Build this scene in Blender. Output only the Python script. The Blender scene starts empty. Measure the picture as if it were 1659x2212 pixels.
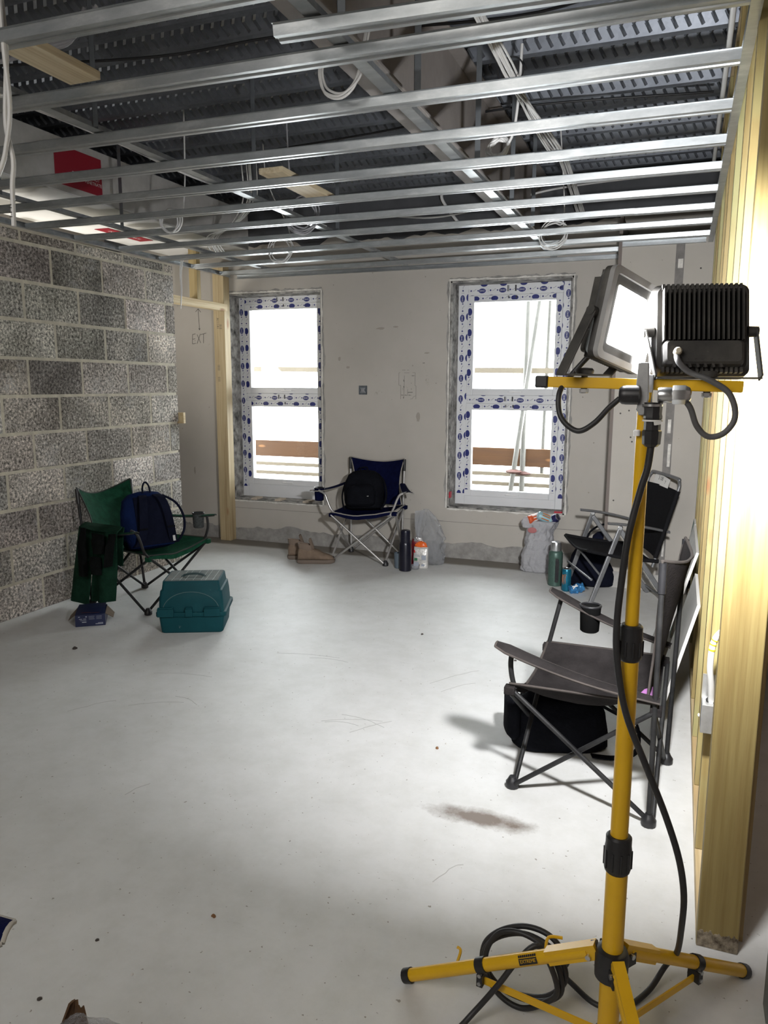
import bpy, math, random
from mathutils import Vector, Matrix, noise as mnoise
random.seed(7)
SC = bpy.context.scene
COL = SC.collection
PI = math.pi
V = Vector

# ---------------------------------------------------------------- camera, world, exposure
F_PX, PITCH, YAW, ROLL, EYE = 1643.45, 0.165748, -0.369157, 0.003557, 1.407
fw = V((math.sin(YAW) * math.cos(PITCH), math.cos(YAW) * math.cos(PITCH), -math.sin(PITCH)))
rt = V((math.cos(YAW), -math.sin(YAW), 0))
up = rt.cross(fw)
r2 = math.cos(ROLL) * rt + math.sin(ROLL) * up
u2 = -math.sin(ROLL) * rt + math.cos(ROLL) * up
cam_data = bpy.data.cameras.new('camera')
cam = bpy.data.objects.new('camera', cam_data)
COL.objects.link(cam)
cam.matrix_world = Matrix(((r2.x, u2.x, -fw.x, 0), (r2.y, u2.y, -fw.y, 0), (r2.z, u2.z, -fw.z, EYE), (0, 0, 0, 1)))
cam_data.sensor_fit = 'VERTICAL'
cam_data.sensor_height = 36.0
cam_data.lens = F_PX / 2212 * 36.0
cam_data.clip_start = 0.03
SC.camera = cam

world = bpy.data.worlds.new('overcast_sky')
SC.world = world
world.use_nodes = True
wn = world.node_tree.nodes
wn['Background'].inputs[0].default_value = (0.95, 0.98, 1.0, 1)
wn['Background'].inputs[1].default_value = 18.0
SC.view_settings.view_transform = 'Standard'
SC.view_settings.look = 'None'
SC.view_settings.gamma = 1.0
SC.view_settings.use_curve_mapping = False
SC.view_settings.exposure = 0.0
try:
    SC.cycles.use_denoising = True
    SC.cycles.max_bounces = 8
    SC.cycles.transparent_max_bounces = 12
    SC.cycles.sample_clamp_indirect = 6.0
except Exception:
    pass
LAMP_ROOM = 54.0       # watts of the floodlight that faces into the room
LAMP_SIDE = 5.0        # watts of the floodlight that faces the stud wall
AMBIENT_WATTS = 34.0   # unseen fill light added behind the camera to lift the room

def area_light(name, loc, aim, size, watts, color=(1, 1, 1)):
    d = bpy.data.lights.new(name, 'AREA')
    d.energy = watts
    d.size = size
    d.color = color
    o = bpy.data.objects.new(name, d)
    o.location = loc
    o.rotation_euler = (V(aim) - V(loc)).to_track_quat('-Z', 'Y').to_euler()
    COL.objects.link(o)
    return o
SIDE_FILL_WATTS = 19.0   # unseen fill light added beyond the block wall to brighten soffit and alcove
area_light('side_room_fill', (-4.6, 4.3, 1.5), (-3.95, 4.6, 2.5), 0.6, SIDE_FILL_WATTS, (1.0, 0.95, 0.86))
area_light('ambient_fill', (-1.1, -0.5, 2.25), (-1.3, 2.2, 0.0), 1.2, AMBIENT_WATTS, (1.0, 0.96, 0.9))

# ---------------------------------------------------------------- materials
def mat(name, base, rough=0.6, metal=0.0, var=None, bump=None, spec=None, emit=None, stretch=None, base2=None):
    m = bpy.data.materials.new(name)
    m.use_nodes = True
    nt = m.node_tree
    b = nt.nodes['Principled BSDF']
    c = tuple(base) + (1,)
    b.inputs['Base Color'].default_value = c
    b.inputs['Roughness'].default_value = rough
    b.inputs['Metallic'].default_value = metal
    if spec is not None:
        b.inputs['Specular IOR Level'].default_value = spec
    if emit:
        b.inputs['Emission Color'].default_value = c
        b.inputs['Emission Strength'].default_value = emit
    if var or bump:
        tc = nt.nodes.new('ShaderNodeTexCoord')
        mp = nt.nodes.new('ShaderNodeMapping')
        nt.links.new(tc.outputs['Object'], mp.inputs['Vector'])
        if stretch:
            mp.inputs['Scale'].default_value = stretch
    if var:
        n = nt.nodes.new('ShaderNodeTexNoise')
        n.inputs['Scale'].default_value = var[0]
        n.inputs['Detail'].default_value = 6
        n.inputs['Roughness'].default_value = 0.65
        nt.links.new(mp.outputs[0], n.inputs['Vector'])
        r = nt.nodes.new('ShaderNodeValToRGB')
        r.color_ramp.elements[0].position = 0.3
        r.color_ramp.elements[1].position = 0.72
        a = var[1]
        hi = base2 if base2 else tuple(min(1, x * (1 + a)) for x in base)
        r.color_ramp.elements[0].color = tuple(x * (1 - a) for x in base) + (1,)
        r.color_ramp.elements[1].color = tuple(hi) + (1,)
        nt.links.new(n.outputs['Fac'], r.inputs[0])
        nt.links.new(r.outputs[0], b.inputs['Base Color'])
    if bump:
        n2 = nt.nodes.new('ShaderNodeTexNoise')
        n2.inputs['Scale'].default_value = bump[0]
        n2.inputs['Detail'].default_value = 4
        nt.links.new(mp.outputs[0], n2.inputs['Vector'])
        bp = nt.nodes.new('ShaderNodeBump')
        bp.inputs['Strength'].default_value = bump[1]
        bp.inputs['Distance'].default_value = 0.01
        nt.links.new(n2.outputs['Fac'], bp.inputs['Height'])
        nt.links.new(bp.outputs[0], b.inputs['Normal'])
    return m

def ramp(nt, src, stops):
    r = nt.nodes.new('ShaderNodeValToRGB')
    e = r.color_ramp.elements
    while len(e) < len(stops):
        e.new(0.5)
    for i, (p, c) in enumerate(stops):
        e[i].position = p
        e[i].color = tuple(c) + (1,)
    nt.links.new(src, r.inputs[0])
    return r.outputs[0]

def mix(nt, fac, a, b, kind='MIX'):
    n = nt.nodes.new('ShaderNodeMix')
    n.data_type = 'RGBA'
    n.blend_type = kind
    for s, v in ((n.inputs[0], fac), (n.inputs[6], a), (n.inputs[7], b)):
        if isinstance(v, (int, float)):
            s.default_value = v
        elif isinstance(v, tuple):
            s.default_value = v + (1,) if len(v) == 3 else v
        else:
            nt.links.new(v, s)
    return n.outputs[2]

def tex(nt, vec, scale, detail=5, kind='ShaderNodeTexNoise', rough=0.6):
    n = nt.nodes.new(kind)
    n.inputs['Scale'].default_value = scale
    if kind == 'ShaderNodeTexNoise':
        n.inputs['Detail'].default_value = detail
        n.inputs['Roughness'].default_value = rough
    nt.links.new(vec, n.inputs['Vector'])
    return n

def coords(nt, scale=(1, 1, 1), loc=(0, 0, 0), rot=(0, 0, 0)):
    tc = nt.nodes.new('ShaderNodeTexCoord')
    mp = nt.nodes.new('ShaderNodeMapping')
    mp.inputs['Scale'].default_value = scale
    mp.inputs['Location'].default_value = loc
    mp.inputs['Rotation'].default_value = rot
    nt.links.new(tc.outputs['Object'], mp.inputs['Vector'])
    return mp.outputs[0]

def bumped(nt, height, strength, dist=0.01):
    bp = nt.nodes.new('ShaderNodeBump')
    bp.inputs['Strength'].default_value = strength
    bp.inputs['Distance'].default_value = dist
    nt.links.new(height, bp.inputs['Height'])
    nt.links.new(bp.outputs[0], nt.nodes['Principled BSDF'].inputs['Normal'])

def wood(name, light, dark, axis=2, seed=0.0, knots=True, green=0.0):
    m = bpy.data.materials.new(name)
    m.use_nodes = True
    nt = m.node_tree
    b = nt.nodes['Principled BSDF']
    b.inputs['Roughness'].default_value = 0.62
    sc = [16.0, 16.0, 16.0]
    sc[axis] = 0.9
    v = coords(nt, tuple(sc), (seed, seed * 1.7, seed * 0.6))
    n = tex(nt, v, 1.6, 6)
    col = ramp(nt, n.outputs['Fac'], [(0.32, dark), (0.5, light), (0.7, tuple(x * 1.06 for x in light))])
    sc2 = [90.0, 90.0, 90.0]
    sc2[axis] = 2.0
    v2 = coords(nt, tuple(sc2), (seed, 0, 0))
    n2 = tex(nt, v2, 1.0, 3)
    fine = ramp(nt, n2.outputs['Fac'], [(0.3, (0.78, 0.74, 0.66)), (0.6, (1, 1, 1))])
    col = mix(nt, 1.0, col, fine, 'MULTIPLY')
    if green:
        v4 = coords(nt, (1, 1, 1), (seed * 3, 0, 0))
        n4 = tex(nt, v4, 2.2, 3)
        g = ramp(nt, n4.outputs['Fac'], [(0.42, (0, 0, 0)), (0.62, (green, green, green))])
        col = mix(nt, g, col, (0.36, 0.36, 0.17))
    if knots:
        sk = [7.0, 7.0, 7.0]
        sk[axis] = 2.4
        v3 = coords(nt, tuple(sk), (seed * 2.3, seed, 0))
        vo = tex(nt, v3, 1.0, kind='ShaderNodeTexVoronoi')
        k = ramp(nt, vo.outputs['Distance'], [(0.06, (1, 1, 1)), (0.13, (0, 0, 0))])
        col = mix(nt, k, col, (0.30, 0.14, 0.05))
    nt.links.new(col, b.inputs['Base Color'])
    bumped(nt, n2.outputs['Fac'], 0.12, 0.004)
    return m

# ---------------------------------------------------------------- mesh builder
class MB:
    def __init__(self):
        self.v, self.f, self.m = [], [], []

    def add(self, vs, fs, mi=0):
        o = len(self.v)
        self.v += [V(p) for p in vs]
        self.f += [tuple(i + o for i in f) for f in fs]
        self.m += [mi] * len(fs)
        return self

    def box(self, c, s, R=None, mi=0):
        c = V(c)
        vs = []
        for dz in (-.5, .5):
            for dx, dy in ((-.5, -.5), (.5, -.5), (.5, .5), (-.5, .5)):
                p = V((dx * s[0], dy * s[1], dz * s[2]))
                vs.append(c + (R @ p if R else p))
        return self.add(vs, [(3, 2, 1, 0), (4, 5, 6, 7), (0, 1, 5, 4), (1, 2, 6, 5), (2, 3, 7, 6), (3, 0, 4, 7)], mi)

    def span(self, a, b, mi=0):
        a, b = V(a), V(b)
        return self.box((a + b) / 2, (abs(b.x - a.x), abs(b.y - a.y), abs(b.z - a.z)), None, mi)

    def bar(self, p, q, w, h, upv=(0, 0, 1), mi=0):
        p, q = V(p), V(q)
        d = (q - p).normalized()
        s = d.cross(V(upv))
        if s.length < 1e-5:
            s = d.cross(V((1, 0, 0)))
        s.normalize()
        u = s.cross(d)
        R = Matrix((s, d, u)).transposed()
        return self.box((p + q) / 2, (w, (q - p).length, h), R, mi)

    def tube(self, pts, r, n=10, closed=False, mi=0, flat=1.0, caps=True):
        pts = [V(p) for p in pts]
        k = len(pts)
        rad = r if isinstance(r, (list, tuple)) else [r] * k
        tang = []
        for i in range(k):
            a = pts[(i - 1) % k] if (closed or i > 0) else pts[i]
            b = pts[(i + 1) % k] if (closed or i < k - 1) else pts[i]
            t = (b - a)
            tang.append(t.normalized() if t.length > 1e-9 else V((0, 0, 1)))
        nrm = tang[0].orthogonal().normalized()
        rings = []
        for i in range(k):
            t = tang[i]
            nrm = nrm - t * nrm.dot(t)
            if nrm.length < 1e-6:
                nrm = t.orthogonal()
            nrm.normalize()
            bn = t.cross(nrm)
            rings.append([pts[i] + (nrm * math.cos(2 * PI * j / n) * rad[i] + bn * math.sin(2 * PI * j / n) * rad[i] * flat) for j in range(n)])
        vs = [p for rg in rings for p in rg]
        fs = []
        for i in range(k if closed else k - 1):
            a, b = i * n, ((i + 1) % k) * n
            for j in range(n):
                j2 = (j + 1) % n
                fs.append((a + j, a + j2, b + j2, b + j))
        if not closed and caps:
            fs.append(tuple(reversed(range(n))))
            fs.append(tuple((k - 1) * n + j for j in range(n)))
        return self.add(vs, fs, mi)

    def lathe(self, prof, c=(0, 0, 0), n=28, R=None, mi=0, sx=1.0, sy=1.0):
        c = V(c)
        vs, fs = [], []
        for (r, z) in prof:
            for j in range(n):
                p = V((r * math.cos(2 * PI * j / n) * sx, r * math.sin(2 * PI * j / n) * sy, z))
                vs.append(c + (R @ p if R else p))
        k = len(prof)
        for i in range(k - 1):
            for j in range(n):
                j2 = (j + 1) % n
                fs.append((i * n + j, i * n + j2, (i + 1) * n + j2, (i + 1) * n + j))
        if prof[0][0] > 1e-6:
            fs.append(tuple(reversed(range(n))))
        if prof[-1][0] > 1e-6:
            fs.append(tuple((k - 1) * n + j for j in range(n)))
        return self.add(vs, fs, mi)

    def prism(self, poly, M, depth, mi=0):
        k = len(poly)
        vs = [M @ V((x, y, 0)) for x, y in poly] + [M @ V((x, y, depth)) for x, y in poly]
        fs = [tuple(reversed(range(k))), tuple(range(k, 2 * k))]
        for i in range(k):
            j = (i + 1) % k
            fs.append((i, j, k + j, k + i))
        return self.add(vs, fs, mi)

    def sheet(self, grid, th=0.003, mi=0):
        # grid[r][c] of points -> a cloth with thickness
        R, C = len(grid), len(grid[0])
        g = [[V(p) for p in row] for row in grid]
        nr = [[None] * C for _ in range(R)]
        for i in range(R):
            for j in range(C):
                a = g[min(i + 1, R - 1)][j] - g[max(i - 1, 0)][j]
                b = g[i][min(j + 1, C - 1)] - g[i][max(j - 1, 0)]
                n = a.cross(b)
                nr[i][j] = n.normalized() if n.length > 1e-9 else V((0, 0, 1))
        vs = [g[i][j] + nr[i][j] * th / 2 for i in range(R) for j in range(C)]
        vs += [g[i][j] - nr[i][j] * th / 2 for i in range(R) for j in range(C)]
        N = R * C
        fs = []
        for i in range(R - 1):
            for j in range(C - 1):
                a, b, c, d = i * C + j, i * C + j + 1, (i + 1) * C + j + 1, (i + 1) * C + j
                fs.append((d, c, b, a))
                fs.append((a + N, b + N, c + N, d + N))
        edge = [(0, j) for j in range(C)] + [(i, C - 1) for i in range(1, R)] + [(R - 1, j) for j in range(C - 2, -1, -1)] + [(i, 0) for i in range(R - 2, 0, -1)]
        E = [i * C + j for i, j in edge]
        for k in range(len(E)):
            a, b = E[k], E[(k + 1) % len(E)]
            fs.append((a, b, b + N, a + N))
        return self.add(vs, fs, mi)

    def loft(self, rings, mi=0, caps=True):
        n = len(rings[0])
        vs = [p for r in rings for p in r]
        fs = []
        for i in range(len(rings) - 1):
            for j in range(n):
                j2 = (j + 1) % n
                fs.append((i * n + j, i * n + j2, (i + 1) * n + j2, (i + 1) * n + j))
        if caps:
            fs.append(tuple(reversed(range(n))))
            fs.append(tuple((len(rings) - 1) * n + j for j in range(n)))
        return self.add(vs, fs, mi)

    def build(self, name, mats, parent=None, world=False, smooth=0, bevel=0, seg=2):
        off = V((0, 0, 0))
        if world and parent is not None:
            off = WORLD[parent.name]
        me = bpy.data.meshes.new(name)
        me.from_pydata([tuple(p - off) for p in self.v], [], self.f)
        if not isinstance(mats, (list, tuple)):
            mats = [mats]
        for mm in mats:
            me.materials.append(mm)
        if len(mats) > 1:
            me.polygons.foreach_set('material_index', self.m)
        if smooth:
            me.polygons.foreach_set('use_smooth', [True] * len(me.polygons))
            me.set_sharp_from_angle(angle=math.radians(smooth))
        me.update()
        o = bpy.data.objects.new(name, me)
        COL.objects.link(o)
        if parent is not None:
            o.parent = parent
            WORLD[o.name] = WORLD[parent.name]
        else:
            WORLD[o.name] = V((0, 0, 0))
        if bevel:
            md = o.modifiers.new('bevel', 'BEVEL')
            md.width = bevel
            md.segments = seg
            md.limit_method = 'ANGLE'
            md.angle_limit = math.radians(40)
        return o

WORLD = {}

def tag(o, label, cat, group=None):
    o['label'] = label
    o['category'] = cat
    if group:
        o['group'] = group
    return o

def thing(name, label, cat, loc=(0, 0, 0), rz=0.0, group=None):
    o = bpy.data.objects.new(name, None)
    o.empty_display_size = 0.05
    o.location = loc
    o.rotation_euler = (0, 0, rz)
    COL.objects.link(o)
    WORLD[o.name] = V(loc)
    return tag(o, label, cat, group)

def struct(o):
    o['kind'] = 'structure'
    return o

def dup(root, loc=None, rz=None, label=None, group=None):
    r = root.copy()
    COL.objects.link(r)
    if loc is not None:
        r.location = loc
    if rz is not None:
        r.rotation_euler = (0, 0, rz)
    if label:
        r['label'] = label
    if group:
        r['group'] = group
    WORLD[r.name] = V(r.location)
    for ch in list(root.children):
        c = ch.copy()
        COL.objects.link(c)
        c.parent = r
        for g in list(ch.children):
            d = g.copy()
            COL.objects.link(d)
            d.parent = c
    return r

def smooth_path(ctrl, per=6, closed=False):
    P = [V(p) for p in ctrl]
    n = len(P)
    out = []
    for i in range(n if closed else n - 1):
        if closed:
            p0, p1, p2, p3 = P[(i - 1) % n], P[i], P[(i + 1) % n], P[(i + 2) % n]
        else:
            p0, p1, p2, p3 = P[max(i - 1, 0)], P[i], P[i + 1], P[min(i + 2, n - 1)]
        for k in range(per):
            t = k / per
            out.append(0.5 * ((2 * p1) + (p2 - p0) * t + (2 * p0 - 5 * p1 + 4 * p2 - p3) * t * t + (3 * p1 - p0 - 3 * p2 + p3) * t ** 3))
    if not closed:
        out.append(P[-1])
    return out

def rough_line(a, b, n, amp, seed):
    return [a + (b - a) * i / n + 0 for i in range(n + 1)], [amp * mnoise.noise(V((i * 0.37, seed, 0.3))) for i in range(n + 1)]

_txt = {}
def text_mesh(body, size):
    key = (body, size)
    if key not in _txt:
        cu = bpy.data.curves.new('t', 'FONT')
        cu.body = body
        cu.size = size
        cu.align_x = 'CENTER'
        cu.align_y = 'CENTER'
        o = bpy.data.objects.new('t', cu)
        COL.objects.link(o)
        dg = bpy.context.evaluated_depsgraph_get()
        me = o.evaluated_get(dg).to_mesh()
        _txt[key] = ([v.co.copy() for v in me.vertices], [tuple(p.vertices) for p in me.polygons])
        o.evaluated_get(dg).to_mesh_clear()
        bpy.data.objects.remove(o)
        bpy.data.curves.remove(cu)
    return _txt[key]

def put_text(mb, body, size, M, mi=0, th=0.0004):
    vs, fs = text_mesh(body, size)
    mb.add([M @ (v + V((0, 0, th))) for v in vs], fs, mi)

def frame(o, x, y):
    x = V(x).normalized()
    y = V(y)
    z = x.cross(y).normalized()
    y = z.cross(x)
    return Matrix(((x.x, y.x, z.x, o[0]), (x.y, y.y, z.y, o[1]), (x.z, y.z, z.z, o[2]), (0, 0, 0, 1)))

# ================================================================ the setting
H = 2.31          # underside of the ceiling grid
D = 5.93          # face of the far wall
XL = -3.70        # face of the block wall
XR = 0.12         # face of the stud wall

# ---- floor
fm = bpy.data.materials.new('floor_screed')
fm.use_nodes = True
nt = fm.node_tree
bs = nt.nodes['Principled BSDF']
bs.inputs['Roughness'].default_value = 0.55
v = coords(nt)
n1 = tex(nt, v, 0.9, 8, rough=0.6)
c1 = ramp(nt, n1.outputs['Fac'], [(0.3, (0.60, 0.60, 0.588)), (0.55, (0.68, 0.68, 0.67)), (0.75, (0.73, 0.73, 0.725))])
n2 = tex(nt, v, 7.0, 8, rough=0.7)
c2 = ramp(nt, n2.outputs['Fac'], [(0.35, (0.9, 0.9, 0.885)), (0.6, (1, 1, 1))])
c1 = mix(nt, 1.0, c1, c2, 'MULTIPLY')
n3 = tex(nt, v, 60.0, 2)
sp = ramp(nt, n3.outputs['Fac'], [(0.26, (0.45, 0.42, 0.38)), (0.30, (1, 1, 1))])
c1 = mix(nt, 1.0, c1, sp, 'MULTIPLY')
# scuffs and drag marks left by boots and ladders
vs_ = coords(nt, (3.0, 22.0, 1), (0, 0, 0), (0, 0, 0.7))
n4 = tex(nt, vs_, 1.4, 5, rough=0.7)
sc_ = ramp(nt, n4.outputs['Fac'], [(0.24, (0.80, 0.79, 0.76)), (0.33, (1, 1, 1))])
c1 = mix(nt, 1.0, c1, sc_, 'MULTIPLY')
# darker brown strip along the far wall
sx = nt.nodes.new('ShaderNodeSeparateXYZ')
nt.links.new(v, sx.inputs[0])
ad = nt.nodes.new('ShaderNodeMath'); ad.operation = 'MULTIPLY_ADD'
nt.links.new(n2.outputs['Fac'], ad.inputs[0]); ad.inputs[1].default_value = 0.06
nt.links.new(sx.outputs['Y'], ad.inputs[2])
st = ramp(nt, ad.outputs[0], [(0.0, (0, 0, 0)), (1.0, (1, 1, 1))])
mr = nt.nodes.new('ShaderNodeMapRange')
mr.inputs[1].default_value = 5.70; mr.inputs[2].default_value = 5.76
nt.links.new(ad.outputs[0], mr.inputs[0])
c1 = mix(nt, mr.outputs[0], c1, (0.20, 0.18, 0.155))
# brown spill
vd = coords(nt, (1 / 0.215, 1 / 0.062, 0), (0.53 / 0.215 * 1.0, -2.266 / 0.062, 0))
vdn = nt.nodes.new('ShaderNodeVectorMath'); vdn.operation = 'LENGTH'
nt.links.new(vd, vdn.inputs[0])
ml = nt.nodes.new('ShaderNodeMath'); ml.operation = 'MULTIPLY_ADD'
n5 = tex(nt, v, 16.0, 5, rough=0.7)
nt.links.new(n5.outputs['Fac'], ml.inputs[0]); ml.inputs[1].default_value = 1.1
nt.links.new(vdn.outputs['Value'], ml.inputs[2])
spill = ramp(nt, ml.outputs[0], [(0.72, (0.95, 0.95, 0.95)), (1.0, (0.75, 0.75, 0.75))])
mr2 = nt.nodes.new('ShaderNodeMapRange')
mr2.inputs[1].default_value = 1.55; mr2.inputs[2].default_value = 0.9
nt.links.new(ml.outputs[0], mr2.inputs[0])
c1 = mix(nt, mr2.outputs[0], c1, (0.175, 0.14, 0.115))
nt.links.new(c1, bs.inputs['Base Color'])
bumped(nt, n2.outputs['Fac'], 0.06)
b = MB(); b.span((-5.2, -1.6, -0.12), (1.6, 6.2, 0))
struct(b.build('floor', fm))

# ---- left block wall: every block its own face, mortar behind
bm_ = bpy.data.materials.new('concrete_block')
bm_.use_nodes = True
nt = bm_.node_tree
bs = nt.nodes['Principled BSDF']
bs.inputs['Roughness'].default_value = 0.95
bs.inputs['Specular IOR Level'].default_value = 0.15
v = coords(nt)
n1 = tex(nt, v, 60, 4, rough=0.75)
g = ramp(nt, n1.outputs['Fac'], [(0.36, (0.06, 0.058, 0.056)), (0.46, (0.23, 0.222, 0.21)), (0.56, (0.44, 0.42, 0.40)), (0.68, (0.82, 0.80, 0.77))])
n2 = tex(nt, v, 3.0, 4)
big = ramp(nt, n2.outputs['Fac'], [(0.35, (0.62, 0.6, 0.58)), (0.55, (1, 0.98, 0.96)), (0.72, (1.5, 1.45, 1.4))])
g = mix(nt, 1.0, g, big, 'MULTIPLY')
at = nt.nodes.new('ShaderNodeAttribute'); at.attribute_name = 'tint'
g = mix(nt, 1.0, g, at.outputs['Color'], 'MULTIPLY')
n3 = tex(nt, v, 2.3, 5, rough=0.7)
ef = ramp(nt, n3.outputs['Fac'], [(0.56, (0, 0, 0)), (0.72, (0.8, 0.8, 0.8))])
n6 = tex(nt, v, 40, 4, rough=0.8)
ef2 = ramp(nt, n6.outputs['Fac'], [(0.42, (0, 0, 0)), (0.58, (1, 1, 1))])
efm = mix(nt, 1.0, ef, ef2, 'MULTIPLY')
g = mix(nt, efm, g, (0.62, 0.61, 0.6))
nt.links.new(g, bs.inputs['Base Color'])
bumped(nt, n1.outputs['Fac'], 0.55, 0.006)
mort = mat('mortar', (0.56, 0.52, 0.42), 0.95, 0, (14, 0.22), (90, 0.3))
b = MB()
tints = []
b.span((XL - 0.10, -1.6, 0), (XL - 0.0035, 5.045, H - 0.005), 1)
tints += [(1, 1, 1)] * 6
rng = random.Random(3)
zs = [0.0] + [0.206 + 0.225 * k for k in range(10)] + [H - 0.004]
for k in range(len(zs) - 1):
    z0, z1 = zs[k] + (0.009 if k else 0), zs[k + 1] - 0.009
    y = (3.819 if k % 2 == 1 else 3.590) - 0.45 * 12
    y += rng.uniform(-0.01, 0.01)
    while y < 5.06:
        a, c = max(y + 0.0085, -1.6), min(y + 0.4415, 5.06)
        if c - a > 0.03:
            t = rng.choice((0.72, 0.86, 0.98, 1.1, 1.25, 1.4, 1.6)) * rng.uniform(0.92, 1.08)
            tt = (t * rng.uniform(0.98, 1.06), t, t * rng.uniform(0.93, 1.0))
            dx = rng.uniform(-0.002, 0.002)
            b.span((XL - 0.10, a, z0), (XL + dx, c, z1), 0)
            tints += [tt] * 6
        y += 0.45
wl = b.build('wall_left', [bm_, mort])
ca = wl.data.color_attributes.new('tint', 'FLOAT_COLOR', 'CORNER')
i = 0
for p, t in zip(wl.data.polygons, tints):
    for li in p.loop_indices:
        ca.data[li].color = (min(t[0], 2), min(t[1], 2), min(t[2], 2), 1)
struct(wl)
wl.modifiers.new('bevel', 'BEVEL').width = 0.004

# ---- far wall of plasterboard with two window openings
pm = bpy.data.materials.new('plasterboard')
pm.use_nodes = True
nt = pm.node_tree
bs = nt.nodes['Principled BSDF']
bs.inputs['Roughness'].default_value = 0.85
v = coords(nt)
n1 = tex(nt, v, 1.5, 5)
c1 = ramp(nt, n1.outputs['Fac'], [(0.3, (0.42, 0.395, 0.355)), (0.7, (0.485, 0.455, 0.415))])
n2 = tex(nt, v, 9, 6, rough=0.75)
c2 = ramp(nt, n2.outputs['Fac'], [(0.25, (0.72, 0.70, 0.66)), (0.34, (1, 1, 1))])
c1 = mix(nt, 1.0, c1, c2, 'MULTIPLY')
n3 = tex(nt, v, 45, 2)
c3 = ramp(nt, n3.outputs['Fac'], [(0.22, (0.35, 0.3, 0.25)), (0.25, (1, 1, 1))])
c1 = mix(nt, 1.0, c1, c3, 'MULTIPLY')
nt.links.new(c1, bs.inputs['Base Color'])
grey_board = mat('dark_upper_board', (0.075, 0.078, 0.085), 0.8, 0, (2.2, 0.3))
concrete = mat('grey_adhesive', (0.30, 0.29, 0.275), 0.95, 0, (12, 0.3), (40, 0.4))
white_edge = mat('chipped_plaster_edge', (0.66, 0.64, 0.60), 0.9, 0, (25, 0.25), (50, 0.5))
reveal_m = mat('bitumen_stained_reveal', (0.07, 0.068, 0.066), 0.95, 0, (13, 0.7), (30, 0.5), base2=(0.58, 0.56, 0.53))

W1 = (-3.79, -2.865, 0.37, 2.183)
W2 = (-1.740, -0.797, 0.415, 2.205)
ZT = 2.60
def wall_cells(mb, xs, zs, holes, y0, y1, mi=0):
    for i in range(len(xs) - 1):
        for j in range(len(zs) - 1):
            cx, cz = (xs[i] + xs[i + 1]) / 2, (zs[j] + zs[j + 1]) / 2
            if any(h[0] < cx < h[1] and h[2] < cz < h[3] for h in holes):
                continue
            mb.span((xs[i], y0, zs[j]), (xs[i + 1], y1, zs[j + 1]), mi)
b = MB()
xs = [-5.2, W1[0], W1[1], W2[0], W2[1], 1.6]
zs = sorted([0.0, W1[2], W1[3], W2[2], W2[3], ZT])
wall_cells(b, xs, zs, [W1, W2], D, D + 0.02)
struct(b.build('wall_back', pm))
b = MB()
wall_cells(b, xs, zs + [3.3], [W1, W2], D + 0.021, D + 0.30)
struct(b.build('wall_back_masonry', grey_board))
# reveals of both openings
for W in (W1, W2):
    b = MB()
    b.span((W[0] - 0.001, D + 0.004, W[2]), (W[0] + 0.012, D + 0.19, W[3]))
    b.span((W[1] - 0.012, D + 0.004, W[2]), (W[1] + 0.001, D + 0.19, W[3]))
    b.span((W[0], D + 0.004, W[3] - 0.012), (W[1], D + 0.19, W[3] + 0.001))
    b.span((W[0], D + 0.262, W[3] - 0.03), (W[1], D + 0.28, W[3]))
    b.span((W[0], D + 0.004, W[2] - 0.001), (W[1], D + 0.19, W[2] + 0.010))
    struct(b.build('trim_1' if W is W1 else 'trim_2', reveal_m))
# ragged adhesive and chipped board edge round the openings
def ragged_strip(p, q, inner, w0, amp, seed, y0, y1, n=60):
    p, q, inner = V(p), V(q), V(inner)
    mb = MB()
    g0, g1 = [], []
    for i in range(n + 1):
        t = i / n
        c = p.lerp(q, t)
        w = max(0.002, w0 + amp * (mnoise.noise(V((t * 14, seed, 0))) + 0.5 * mnoise.noise(V((t * 45, seed, 3)))))
        g0.append(c)
        g1.append(c + inner * w)
    vs = [V((a.x, y0, a.z)) for a in g0] + [V((a.x, y0, a.z)) for a in g1] + [V((a.x, y1, a.z)) for a in g0] + [V((a.x, y1, a.z)) for a in g1]
    N = n + 1
    fs = []
    for i in range(n):
        fs += [(i, i + 1, N + i + 1, N + i), (2 * N + i, 3 * N + i, 3 * N + i + 1, 2 * N + i + 1), (i, 2 * N + i, 2 * N + i + 1, i + 1), (N + i, N + i + 1, 3 * N + i + 1, 3 * N + i)]
    return mb.add(vs, fs)
def ring(W, name, sides):
    a, c_, z0, z1 = W
    mb, mw = MB(), MB()
    for s in sides:
        P = {'top': ((a - .01, 0, z1), (c_ + .01, 0, z1), (0, 0, 1)), 'bot': ((a, 0, z0), (c_, 0, z0), (0, 0, -1)),
             'l': ((a, 0, z0), (a, 0, z1), (-1, 0, 0)), 'r': ((c_, 0, z0), (c_, 0, z1), (1, 0, 0))}[s]
        t = ragged_strip(P[0], P[1], P[2], 0.022 if s != 'bot' else 0.004, 0.018, (sum(map(ord, name + s)) % 97) * 0.7, D - 0.004, D + 0.003)
        mb.add(t.v, t.f)
        t = ragged_strip(P[0], P[1], P[2], 0.012, 0.008, len(s) * 3.1 + a, D - 0.009, D + 0.003)
        mw.add(t.v, t.f)
    struct(mb.build(name, concrete))
    struct(mw.build(name.replace('_', '_plaster_', 1), white_edge))
ring(W1, 'trim_3', ['top', 'bot', 'r'])
ring(W2, 'trim_4', ['top', 'bot', 'l', 'r'])
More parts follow.
